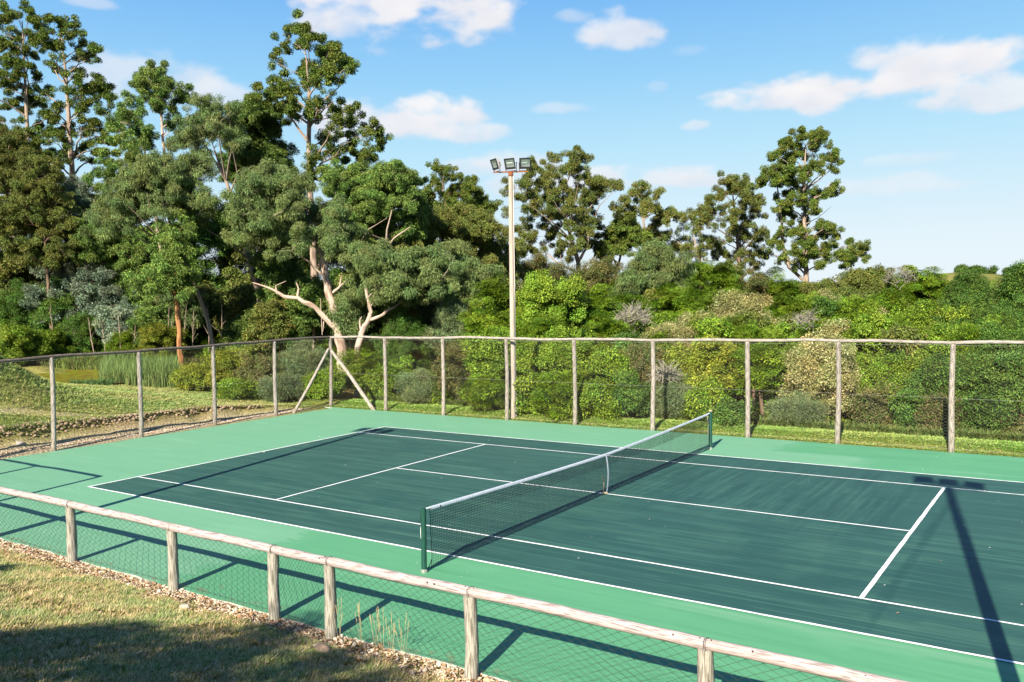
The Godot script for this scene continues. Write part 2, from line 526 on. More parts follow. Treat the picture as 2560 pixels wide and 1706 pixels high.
# ---------------------------------------------------------------- sky: a computed panorama of air and clouds
func sky_panorama() -> Image:
	var w := 4096
	var h := 2048
	var top := Color(0.155, 0.40, 0.86)
	var row_cols := []
	var stops := [[-90.0, Color(0.30, 0.33, 0.30)], [-1.0, Color(0.42, 0.46, 0.46)], [0.0, Color(0.84, 0.93, 0.98)], [3.0, Color(0.79, 0.915, 0.985)], [6.0, Color(0.66, 0.865, 0.985)], [9.5, Color(0.50, 0.80, 0.985)], [14.0, Color(0.325, 0.655, 0.965)], [19.0, Color(0.20, 0.50, 0.925)], [26.0, Color(0.12, 0.34, 0.78)], [40.0, Color(0.065, 0.20, 0.57)], [90.0, Color(0.035, 0.12, 0.38)]]
	var buf := PackedFloat32Array()
	for y in h:
		var el := 90.0 - (y + 0.5) / h * 180.0
		var c: Color = stops[0][1]
		for k in stops.size() - 1:
			if el >= stops[k][0] and el <= stops[k + 1][0]:
				c = stops[k][1].lerp(stops[k + 1][1], (el - stops[k][0]) / (stops[k + 1][0] - stops[k][0]))
		if el > 40.0 and el <= 90.0:
			c = stops[9][1].lerp(stops[10][1], (el - 40.0) / 50.0)
		var row := PackedFloat32Array([c.r, c.g, c.b])
		while row.size() < w * 3:
			row.append_array(row)
		row.resize(w * 3)
		buf.append_array(row)
	var base := FastNoiseLite.new()
	base.seed = 9
	base.noise_type = FastNoiseLite.TYPE_SIMPLEX_SMOOTH
	base.frequency = 1.0
	base.fractal_octaves = 6
	base.fractal_gain = 0.52
	# clouds: azimuth, elevation, half width, half height (degrees), thickness, softness
	var list := []
	for c in CLOUDS:
		var d := ray(c[0], c[1]).normalized()
		var e := asin(d.y)
		list.append([rad_to_deg(atan2(d.x, -d.z)), rad_to_deg(e), rad_to_deg(c[2] / FOCAL) / cos(e), rad_to_deg(c[3] / FOCAL), c[4], c[5]])
	var r2 := RandomNumberGenerator.new()
	r2.seed = 77
	for k in 24:
		var az := r2.randf_range(2.0, 290.0)
		var el := r2.randf_range(3.0, 48.0)
		list.append([az, el, r2.randf_range(3.0, 11.0) / cos(deg_to_rad(el)), r2.randf_range(0.8, 2.8), r2.randf_range(0.35, 1.0), r2.randf_range(0.5, 1.0)])
	for c in list:
		var zz: float = c[0] * 3.1
		for k in 40:
			var sum := 0.0
			for j in 5:
				sum += base.get_noise_3d((c[0] + (j - 2) * 0.35 * c[2]) * cos(deg_to_rad(c[1])) * 0.20, c[1] * 0.38, zz) / 5.0
			if sum > 0.12:
				break
			zz += 0.83
		var px0 := int((c[0] - c[2] * 1.5) / 360.0 * w)
		var px1 := int((c[0] + c[2] * 1.5) / 360.0 * w)
		var py0 := int((90.0 - (c[1] + c[3] * 1.8)) / 180.0 * h)
		var py1 := int((90.0 - (c[1] - c[3] * 1.6)) / 180.0 * h)
		for y in range(maxi(py0, 0), mini(py1, h / 2)):
			var el := 90.0 - (y + 0.5) / h * 180.0
			var v: float = (el - c[1]) / c[3]
			for x in range(px0, px1):
				var az := (x + 0.5) / w * 360.0
				var u: float = (az - c[0]) / c[2]
				var q := az * cos(deg_to_rad(c[1]))
				var bulk: float = base.get_noise_3d(q * 0.20, el * 0.38, zz)
				# flat below, heaped above
				var vv := v * (1.0 if v > 0.0 else 1.35)
				var e := 1.0 - (u * u + vv * vv)
				var a: float = e * 0.95 + bulk * 1.75 - 0.02
				a = sst(0.0, 0.75 + 0.55 * c[5], a) * c[4]
				if a < 0.004:
					continue
				var lit := clampf(0.5 + 0.38 * v + 0.55 * base.get_noise_3d(q * 0.24 + 7.0, el * 0.45 + 0.05, 40.0 + c[0]), 0.0, 1.0)
				var cc := Color(0.78, 0.80, 0.88).lerp(Color(0.965, 0.955, 0.965), lit)
				var o := (y * w + posmod(x, w)) * 3
				buf[o] = lerpf(buf[o], cc.r, a)
				buf[o + 1] = lerpf(buf[o + 1], cc.g, a)
				buf[o + 2] = lerpf(buf[o + 2], cc.b, a)
	return Image.create_from_data(w, h, false, Image.FORMAT_RGBF, buf.to_byte_array())

# position in the picture where the cloud was measured, half extent, thickness, softness
const CLOUDS := [
	[1020.0, 12.0, 280.0, 135.0, 1.0, 0.6], [860.0, 60.0, 120.0, 60.0, 0.6, 1.0],
	[1540.0, 85.0, 140.0, 50.0, 0.8, 0.8], [1430.0, 42.0, 45.0, 18.0, 0.4, 1.0], [1480.0, 95.0, 50.0, 25.0, 0.4, 1.0],
	[2230.0, 210.0, 320.0, 76.0, 1.0, 0.6], [2290.0, 150.0, 130.0, 52.0, 0.85, 0.9], [1960.0, 250.0, 150.0, 35.0, 0.9, 0.7], [2480.0, 245.0, 160.0, 45.0, 0.8, 0.9],
	[1010.0, 310.0, 240.0, 62.0, 0.95, 0.6], [870.0, 290.0, 120.0, 50.0, 0.8, 0.8], [1180.0, 335.0, 90.0, 28.0, 0.6, 1.0],
	[380.0, 190.0, 200.0, 70.0, 0.62, 1.0], [560.0, 240.0, 140.0, 55.0, 0.6, 1.0], [250.0, 12.0, 70.0, 14.0, 0.4, 1.0],
	[1410.0, 272.0, 80.0, 16.0, 0.40, 1.0], [1732.0, 315.0, 36.0, 13.0, 0.5, 1.0], [1640.0, 220.0, 26.0, 14.0, 0.2, 1.0],
	[1290.0, 410.0, 170.0, 32.0, 0.6, 0.9], [1560.0, 450.0, 190.0, 38.0, 0.75, 0.9], [1760.0, 450.0, 130.0, 26.0, 0.7, 0.9],
	[2250.0, 462.0, 170.0, 30.0, 0.42, 1.0], [2270.0, 400.0, 100.0, 16.0, 0.3, 1.0], [1350.0, 460.0, 130.0, 36.0, 0.5, 1.0],
	[1170.0, 420.0, 120.0, 26.0, 0.4, 1.0], [1720.0, 128.0, 40.0, 14.0, 0.15, 1.0],
]

# ---------------------------------------------------------------- ground sheet
func axis(lo: float, hi: float, near_lo: float, near_hi: float, step: float) -> Array:
	var out := []
	var x := near_lo
	while x < near_hi:
		out.append(x)
		x += step
	out.append(near_hi)
	var s := step
	x = near_hi
	while x < hi:
		s = minf(s * 1.16, 40.0)
		x += s
		out.append(x)
	s = step
	x = near_lo
	while x > lo:
		s = minf(s * 1.16, 40.0)
		x -= s
		out.push_front(x)
	return out

func track_near(x: float, z: float) -> float:
	# sandy wheel track that crosses the lawn beside the end fence
	var d := absf((x + 21.3) + 0.28 * (z - 3.0) - 0.02 * (z - 3.0) * (z - 3.0))
	return (1.0 - sst(0.16, 0.4, d)) * sst(-2.2, 1.2, z)

func ground_color(x: float, z: float) -> Color:
	var p := noise.get_noise_2d(x * 9.0 + 50.0, z * 9.0)
	var q := noise.get_noise_2d(x * 30.0, z * 30.0 + 90.0)
	var lawn := Color(0.190, 0.205, 0.058).lerp(Color(0.330, 0.285, 0.120), clampf(0.30 + p * 1.1 + q * 0.7, 0.0, 1.0))
	var soil := Color(0.25, 0.175, 0.105)
	var sand := Color(0.46, 0.37, 0.29)
	var c := lawn
	var l := -18.75 - x
	var f := -9.1 - z
	if z > 9.0:
		c = Color(0.175, 0.170, 0.062).lerp(Color(0.34, 0.255, 0.155), clampf(0.5 + p * 1.0 + q * 1.2, 0.0, 1.0))
		c = c.lerp(sand.lerp(soil, 0.35), 1.0 - sst(9.52, 9.68, z + 0.25 * noise.get_noise_2d(x * 40.0, 5.0)))
	elif l > -0.6 and x < -18.0:
		c = c.lerp(sand, (1.0 - sst(0.5, 0.75, l + 0.2 * q)) * sst(-9.0, -6.5, z))
		var edge := 0.66 + 0.16 * noise.get_noise_2d(z * 22.0, 3.0)
		var bank := sst(edge - 0.12, edge + 0.05, l) * (1.0 - sst(edge + 0.28, edge + 0.5, l)) * sst(-7.5, -3.0, z)
		c = c.lerp(soil.lerp(lawn, clampf(0.4 + q * 1.5, 0.0, 0.7)), bank)
		c = c.lerp(sand, track_near(x, z) * 0.55)
		var dx := x + 27.5
		var dz := z - 4.5
		c = c.lerp(Color(0.150, 0.200, 0.055), 0.9 * exp(-(dx * dx / 20.5 + dz * dz / 20.0)))
		c = c.lerp(Color(0.20, 0.155, 0.08), sst(30.0, 34.0, l) * (1.0 - sst(44.0, 48.0, l)) * 0.7)
		c = c.lerp(Color(0.25, 0.195, 0.11), sst(36.0, 44.0, l))
	if f > 0.0 and x > -19.0:
		c = c.lerp(Color(0.27, 0.27, 0.085), 0.6 * sst(0.1, 0.4, f) * (1.0 - sst(1.8, 2.4, f)))
		c = c.lerp(Color(0.25, 0.195, 0.11), sst(2.0, 3.0, f))
	elif f > 4.0 and x <= -19.0:
		c = c.lerp(Color(0.25, 0.195, 0.11), sst(4.0, 9.0, f) * (1.0 - sst(14.0, 24.0, l)))
	var far := Vector2(x + 10.0, z).length()
	c = c.lerp(Color(0.225, 0.235, 0.065).lerp(Color(0.30, 0.25, 0.10), clampf(0.5 + p, 0.0, 1.0)), sst(120.0, 150.0, far))
	return c

func build_ground() -> void:
	var xs := axis(-420.0, 420.0, -46.0, 14.0, 0.55)
	var zs := axis(-600.0, 130.0, -17.0, 15.5, 0.5)
	# fine rows where banks are near
	var mb := MB.new()
	var nx := xs.size()
	for z in zs:
		for x in xs:
			var e := 0.15
			var nn := Vector3(ground(x - e, z) - ground(x + e, z), 2.0 * e, ground(x, z - e) - ground(x, z + e)).normalized()
			mb.vert(Vector3(x, ground(x, z), z), nn, Vector2(x, z), ground_color(x, z))
	for j in zs.size() - 1:
		for i in nx - 1:
			var a := j * nx + i
			mb.ix.append_array([a, a + 1, a + nx + 1, a, a + nx + 1, a + nx])
	var g := part("ground", mb.done(), M["ground"], self)
	tag(g, "grassy sloping ground round the court", "ground", "", "structure")
	# pond
	var pb := MB.new()
	var ring := []
	for k in 40:
		var t := TAU * k / 40.0
		var r := 1.04 + 0.05 * sin(3.0 * t) + 0.03 * sin(7.0 * t)
		ring.append(Vector3(-38.6, 0.0, -9.6) + Vector3(-0.75, 0, -0.66) * 6.6 * r * cos(t) + Vector3(0.66, 0, -0.75) * 5.2 * r * sin(t))
	var lv := 0.0
	for p in ring:
		lv += ground(p.x, p.z) / 40.0
	lv -= 0.10
	for k in 40:
		var a: Vector3 = ring[k]
		var b: Vector3 = ring[(k + 1) % 40]
		pb.tri(Vector3(-38.6, lv, -9.6), Vector3(a.x, lv, a.z), Vector3(b.x, lv, b.z))
	var po := part("pond", pb.done(), M["pond"], self)
	tag(po, "shallow pond choked with yellow green water weed", "pond", "", "structure")

# ---------------------------------------------------------------- court
func flat_quad(x0: float, z0: float, x1: float, z1: float, y: float) -> ArrayMesh:
	var mb := MB.new()
	mb.quad(Vector3(x0, y, z1), Vector3(x1, y, z1), Vector3(x1, y, z0), Vector3(x0, y, z0), Color.WHITE, [Vector2(0, 1), Vector2(1, 1), Vector2(1, 0), Vector2(0, 0)])
	return mb.done()

func line_mesh(a: Vector2, b: Vector2, w: float) -> ArrayMesh:
	# a painted line whose edges waver by a few millimetres
	var mb := MB.new()
	var d := (b - a).normalized()
	var s := Vector2(-d.y, d.x)
	var n := int(ceil((b - a).length() / 0.35))
	var prev := []
	for k in n + 1:
		var p := a.lerp(b, float(k) / n)
		var l := p + s * (w * 0.5 + rf(-0.004, 0.004))
		var r := p - s * (w * 0.5 + rf(-0.004, 0.004))
		var now := [Vector3(l.x, 0.0095, l.y), Vector3(r.x, 0.0095, r.y)]
		if k:
			if d.x > 0.5:
				mb.quad(prev[0], now[0], now[1], prev[1])
			else:
				mb.quad(prev[1], prev[0], now[0], now[1])
		prev = now
	return mb.done()

func build_court() -> void:
	var c := Node3D.new()
	c.name = "tennis_court"
	add_child(c)
	tag(c, "green painted hard tennis court with white lines", "tennis court", "", "structure")
	# margin: an irregular slab with a crumbled rim
	var mb := MB.new()
	var rim := []
	for k in 37:
		rim.append(Vector2(-18.5 + k * 37.0 / 36.0, -8.80 + 0.05 * noise.get_noise_2d(k * 40.0, 1.0)))
	for k in 18:
		rim.append(Vector2(18.5, -7.8 + k * 16.6 / 17.0))
	for k in 120:
		var x := 18.5 - k * 36.9 / 119.0
		rim.append(Vector2(x, 9.02 + 0.07 * noise.get_noise_2d(x * 60.0, 7.0)))
	for k in 30:
		var t := k / 29.0
		rim.append(Vector2(lerpf(-18.50, -17.75, pow(t, 0.8)) + 0.07 * noise.get_noise_2d(t * 900.0, 17.0), 8.7 - t * 17.3))
	var m := rim.size()
	var poly := PackedVector2Array(rim)
	var tris := Geometry2D.triangulate_polygon(poly)
	for p in poly:
		mb.vert(Vector3(p.x, 0.0, p.y), Vector3.UP, Vector2((p.x + 18.6) / 37.2, (p.y + 9.0) / 18.2))
	for k in range(0, tris.size(), 3):
		var a := tris[k]
		var b := tris[k + 1]
		var d := tris[k + 2]
		var cr := (poly[b] - poly[a]).cross(poly[d] - poly[a])
		mb.ix.append_array([a, b, d] if cr > 0.0 else [a, d, b])
	part("court_margin", mb.done(), M["margin"], c)
	var eb := MB.new()
	for k in m:
		var a := Vector3(rim[k].x, -0.001, rim[k].y)
		var b := Vector3(rim[(k + 1) % m].x, -0.001, rim[(k + 1) % m].y)
		eb.quad(a, b, b - Vector3(0, 0.09, 0), a - Vector3(0, 0.09, 0))
	part("slab_edge", eb.done(), M["kerb"], c)
	part("play_area", flat_quad(-11.885, -5.485, 11.885, 5.485, 0.0045), M["play"], c)
	var L := 11.885
	var D := 5.485
	var S := 4.115
	var V := 6.4
	for z in [-D, D]:
		part("sideline", line_mesh(Vector2(-L - 0.02, z - signf(z) * 0.02), Vector2(L + 0.02, z - signf(z) * 0.02), 0.055), M["line"], c)
	for z in [-S, S]:
		part("singles_line", line_mesh(Vector2(-L + 0.06, z), Vector2(L - 0.06, z), 0.05), M["line"], c)
	for x in [-L, L]:
		part("baseline", line_mesh(Vector2(x - signf(x) * 0.02, -D + 0.05), Vector2(x - signf(x) * 0.02, D - 0.05), 0.06), M["line"], c)
	for x in [-V, V]:
		part("service_line", line_mesh(Vector2(x, -S + 0.027), Vector2(x, S - 0.027), 0.07 if x > 0.0 else 0.052), M["line"], c)
	for s in [-1.0, 1.0]:
		part("centre_line", line_mesh(Vector2(minf(s * 0.005, s * (V - 0.04)), 0.0), Vector2(maxf(s * 0.005, s * (V - 0.04)), 0.0), 0.05), M["line"], c)
	part("centre_mark", line_mesh(Vector2(-L + 0.03, 0.0), Vector2(-L + 0.16, 0.0), 0.05), M["line"], c)
	# small litter blown on to the paint
	var bit := MB.new()
	bit.quad(Vector3(-0.014, 0.004, 0.006), Vector3(0.013, 0.0, 0.010), Vector3(0.016, 0.007, -0.008), Vector3(-0.012, 0.002, -0.009))
	bit.tri(Vector3(-0.014, 0.004, 0.006), Vector3(-0.03, 0.001, -0.001), Vector3(-0.012, 0.002, -0.009))
	var sc := Scatter.new()
	for k in 90:
		var x := rf(-16.0, 12.0)
		var z := rf(-8.0, 8.8)
		var col := Color(0.72, 0.74, 0.68) if rng.randf() < 0.75 else Color(0.45, 0.26, 0.14)
		sc.put(Transform3D(Basis(Vector3.UP, rf(0, TAU)).scaled(Vector3.ONE * rf(0.5, 1.3)), Vector3(x, 0.013, z)), col)
	var sn := scatter_node("blown_litter", bit.done(), M["stone"], sc, self)
	tag(sn, "pale flecks of blown leaf litter on the court paint", "litter", "", "stuff")

# ---------------------------------------------------------------- logs, fences
func log_mesh(a: Vector3, b: Vector3, r0: float, r1: float, sides := 12, rings := 9, bend := 0.012, rough := 0.14, tint := Color(1, 1, 1), foot := Color(1, 1, 1), caps := true, sag := 0.0) -> ArrayMesh:
	var mb := MB.new()
	var pts := []
	var rad := []
	var cols := []
	var t := (b - a).normalized()
	var u := t.cross(Vector3.UP if absf(t.y) < 0.9 else Vector3.RIGHT).normalized()
	var w := t.cross(u)
	var ph := rf(0, 100)
	for k in rings + 1:
		var s := float(k) / rings
		var ends := sin(s * PI)
		var p := a.lerp(b, s) + (u * noise.get_noise_2d(ph + s * 30.0, 1.0) + w * noise.get_noise_2d(ph + s * 30.0, 50.0)) * bend * 2.5 * ends
		p.y -= sag * ends
		pts.append(p)
		rad.append(lerpf(r0, r1, s) * (1.0 + 0.08 * noise.get_noise_2d(ph + s * 60.0, 90.0)))
		var wob := 1.0 + 0.16 * noise.get_noise_2d(ph + s * 80.0, 20.0)
		cols.append((tint * wob).lerp(foot, 1.0 - sst(0.0, 0.22, s)))
	mb.tube(pts, rad, sides, caps, cols, noise_fine, rough, 1.0)
	return mb.done()

func link_mesh(width: float, height: float, cell: float, r: float, col_a: Color, col_b: Color) -> ArrayMesh:
	# chain-link: zigzag wires hooked into one another; x along, y up, from the origin
	var mb := MB.new()
	var half := cell * 0.5
	var n := int(round(width / cell))
	var step := width / n
	var rows := int(round(height / half))
	var rise := height / rows
	for i in n + 1:
		for k in rows:
			var s0 := 0.5 if (k + i) % 2 == 0 else -0.5
			# every wire swings half a cell to either side of its own line, and the wires interlock
			var x0 := i * step + s0 * step
			var x1 := i * step - s0 * step
			var bulge := 0.006 * sin(i * 0.9 + k * 0.31)
			var bulge1 := 0.006 * sin(i * 0.9 + (k + 1) * 0.31)
			x0 = clampf(x0, 0.0, width)
			x1 = clampf(x1, 0.0, width)
			var c := col_a.lerp(col_b, clampf(0.5 + 0.9 * noise.get_noise_2d(x0 * 30.0, k * 2.0), 0.0, 1.0))
			mb.wire(Vector3(x0, k * rise, bulge), Vector3(x1, (k + 1) * rise, bulge1), r, c)
	return mb.done()

func hang_links(called: String, mesh: Mesh, mat: Material, parent: Node3D, a: Vector3, b: Vector3, width: float) -> void:
	var o := part(called, mesh, mat, parent, a)
	var d := b - a
	o.rotation.y = atan2(-d.z, d.x)
	o.scale = Vector3(Vector2(d.x, d.z).length() / width, 1, 1)
	o.set_meta("kind", "stuff")

func tie_mesh(c: Vector3, along: Vector3, r: float) -> ArrayMesh:
	# a turn of binding wire round a rail
	var mb := MB.new()
	var u := Vector3.UP
	var w := along.cross(u).normalized()
	for k in 10:
		var a0 := TAU * k / 10.0
		var a1 := TAU * (k + 1) / 10.0
		mb.wire(c + (u * cos(a0) + w * sin(a0)) * r, c + (u * cos(a1) + w * sin(a1)) * r, 0.004)
	return mb.done()

const LEAN := 0.0165 # every upright leans this much to the picture's right of the court's normal

func lean(h: float) -> Vector3:
	return Vector3(RIGHT.x, 0, RIGHT.z).normalized() * LEAN * h

func build_tall_fence(called: String, label: String, spots: Array, link: Mesh, rail_mat: String, skip_first_post := false) -> Node3D:
	var o := thing(called, label, "fence", Vector3(spots[0].x, 0, spots[0].y))
	var org := o.position
	var tops := []
	for k in spots.size():
		var b := Vector3(spots[k].x, 0.0, spots[k].y)
		var t := b + lean(3.0) + Vector3(rf(-0.03, 0.03), 2.965 + rf(-0.02, 0.02), rf(-0.03, 0.03))
		tops.append(t)
		if k == 0 and skip_first_post:
			continue
		var grey := Color(1, 1, 1) * rf(0.86, 1.08)
		part("post", log_mesh(b - org - Vector3(0, 0.25, 0), t - org, 0.080, 0.070, 10, 9, 0.016, 0.10, grey, grey.lerp(Color(0.62, 0.64, 0.48), 0.55)), M["wood_grey"], o)
	for k in spots.size() - 1:
		var a: Vector3 = tops[k] + Vector3(0, 0.035, 0)
		var b: Vector3 = tops[k + 1] + Vector3(0, 0.035, 0)
		var d := (b - a).normalized()
		part("rail", log_mesh(a - d * 0.02 - org, b - d * 0.02 - org, 0.053, 0.046, 9, 12, 0.022, 0.10, Color(1, 1, 1) * rf(0.85, 1.1), Color(0.9, 0.9, 0.9)), M[rail_mat], o)
		part("wire_tie", tie_mesh(a - org + d * 0.05, d, 0.056), M["tie"], o)
		var side := d.cross(Vector3.UP)
		var gb := Vector3(spots[k].x, 0.02, spots[k].y)
		var ge := Vector3(spots[k + 1].x, 0.02, spots[k + 1].y)
		# mesh hangs on the court side of the posts
		var inward := Vector3(-side.x, 0, -side.z).normalized() * 0.078
		if (Vector3.ZERO - gb).dot(inward) < 0.0:
			inward = -inward
		hang_links("chain_link", link, M["wire_tall"], o, gb + inward - org, ge + inward - org, 3.0)
		# straining wires at the foot and half way up
		for h in [0.06, 1.45, 2.9]:
			var wm := MB.new()
			wm.wire(gb + inward * 1.06 + lean(h) + Vector3(0, h, 0) - org, ge + inward * 1.06 + lean(h) + Vector3(0, h + 0.01, 0) - org, 0.0028, Color(0.30, 0.30, 0.28))
			part("straining_wire", wm.done(), M["wire_tall"], o)
	return o

func build_fences() -> void:
	var tall_link := link_mesh(3.0, 2.92, 0.085, 0.0011, Color(0.22, 0.21, 0.19), Color(0.18, 0.10, 0.06))
	var end_spots := []
	for p in [[-18.4, 9.1], [-18.4, 5.95], [-18.42, 2.92], [-18.27, -0.03], [-18.35, -3.11], [-18.33, -6.03], [-18.33, -9.06]]:
		end_spots.append(Vector2(p[0], p[1]))
	var ef := build_tall_fence("tall_fence", "tall weathered pole and wire fence along the lawn end of the court", end_spots, tall_link, "wood_rail_grey")
	var back_spots := []
	for p in [[-18.33, -9.06], [-15.08, -9.02], [-11.94, -8.92], [-8.92, -8.93], [-5.98, -8.89], [-2.99, -8.88], [0.23, -8.90], [2.9, -8.99], [5.93, -8.94], [8.95, -8.95], [11.95, -8.95], [14.9, -8.95]]:
		back_spots.append(Vector2(p[0], p[1]))
	var bf := build_tall_fence("tall_fence", "tall weathered pole and wire fence in front of the bushes", back_spots, tall_link, "wood_grey", true)
	# corner braces: one on each run
	var foot1 := Vector3(-18.25, 0.0, -6.85)
	var head1 := Vector3(-18.30, 2.50, -8.96) + lean(2.5)
	part("brace", log_mesh(foot1 - ef.position - Vector3(0, 0.1, 0), head1 - ef.position, 0.062, 0.055, 10, 8, 0.02, 0.1, Color(1.1, 1.05, 1.0), Color(0.9, 0.9, 0.8)), M["wood_grey"], ef)
	var foot2 := Vector3(-15.55, 0.0, -8.88)
	var head2 := Vector3(-18.20, 2.42, -9.02) + lean(2.42)
	part("brace", log_mesh(foot2 - bf.position - Vector3(0, 0.1, 0), head2 - bf.position, 0.085, 0.07, 10, 8, 0.02, 0.1, Color(1.12, 1.05, 1.0), Color(0.9, 0.9, 0.8)), M["wood_grey"], bf)
	# stub of tall fence on the near side, which throws the shadow across the court's corner
	var stub := []
	for p in [[-12.02, 9.12], [-15.25, 9.12], [-18.4, 9.12]]:
		stub.append(Vector2(p[0], p[1]))
	build_tall_fence("tall_fence", "short run of tall pole and wire fence closing the near corner of the court", stub, tall_link, "wood_grey")
	# low fence on the near side
	var low_link := link_mesh(3.0, 0.97, 0.088, 0.0021, Color(0.50, 0.62, 0.50), Color(2.6, 1.0, 0.7))
	var o := thing("low_fence", "low pale timber rail fence with wire mesh beside the grass bank", "fence", Vector3(-12.02, 0, 9.12))
	var org := o.position
	var xs := [-12.02, -8.95, -5.94, -2.98, -0.53, 0.66, 3.04, 5.98, 9.0, 12.0, 15.0]
	var hs := [0.98, 0.97, 0.99, 0.955, 0.965, 0.99, 0.985, 0.955, 0.96, 0.97, 0.97]
	var zs := [9.12, 9.11, 9.12, 9.08, 9.10, 9.15, 9.14, 9.10, 9.1, 9.1, 9.1]
	var tops := []
	for k in xs.size():
		var b := Vector3(xs[k], 0, zs[k])
		var t: Vector3 = b + lean(1.0) + Vector3(0, hs[k], 0)
		tops.append(t)
		if k > 0:
			var r := rf(0.076, 0.086)
			part("post", log_mesh(b - org - Vector3(0, 0.22, 0), t - org, r * 1.05, r * 0.97, 16, 12, 0.010, 0.16, Color(1, 1, 1) * rf(0.94, 1.06), Color(0.78, 0.80, 0.52)), M["wood_post"], o)
	for k in xs.size() - 1:
		var a: Vector3 = tops[k] + Vector3(0, 0.045, 0)
		var b: Vector3 = tops[k + 1] + Vector3(0, 0.045, 0)
		var d := (b - a).normalized()
		part("rail", log_mesh(a - org + d * 0.006, b - org - d * 0.006, rf(0.060, 0.066), rf(0.058, 0.064), 16, 22, 0.011, 0.11, Color(1, 1, 1) * rf(0.95, 1.06), Color(0.95, 0.93, 0.9)), M["wood_pale"], o)
		# dark knots standing a little proud of the rail
		for q in 3:
			var s := rf(0.1, 0.9)
			var kb := MB.new()
			var kp := a.lerp(b, s) + Vector3(0, rf(0.01, 0.05), 0.045)
			kb.tube([kp - Vector3(0, 0.012, 0.014), kp + Vector3(0, 0.010, 0.012)], [rf(0.014, 0.022), 0.008], 7, true, [Color(0.42, 0.38, 0.35), Color(0.30, 0.27, 0.25)])
			part("knot", kb.done(), M["wood_pale"], o, -org)
		part("wire_tie", tie_mesh(a - org + d * 0.02, d, 0.068), M["tie"], o)
		for q in [-0.05, 0.07]:
			var nails := MB.new()
			var np: Vector3 = a + d * q + Vector3(0, 0.062, 0.02)
			nails.tube([np - Vector3(0, 0.01, 0), np + Vector3(0, 0.004, 0)], [0.008, 0.007], 6)
			part("nail", nails.done(), M["tie"], o, -org)
		var gb := Vector3(xs[k], 0.015, zs[k] - 0.085)
		var ge := Vector3(xs[k + 1], 0.015, zs[k + 1] - 0.085)
		hang_links("chain_link", low_link, M["wire_green"], o, gb - org, ge - org, 3.0)
		for h in [0.05, 0.90]:
			var wm := MB.new()
			wm.wire(gb + Vector3(0, h, 0) - org, ge + Vector3(0, h, 0) - org, 0.0024)
			part("straining_wire", wm.done(), M["wire_green"], o)

# ---------------------------------------------------------------- net
func net_top(z: float) -> float:
	var s := absf(z) / 6.2
	return 0.925 + 0.135 * pow(s, 1.35)

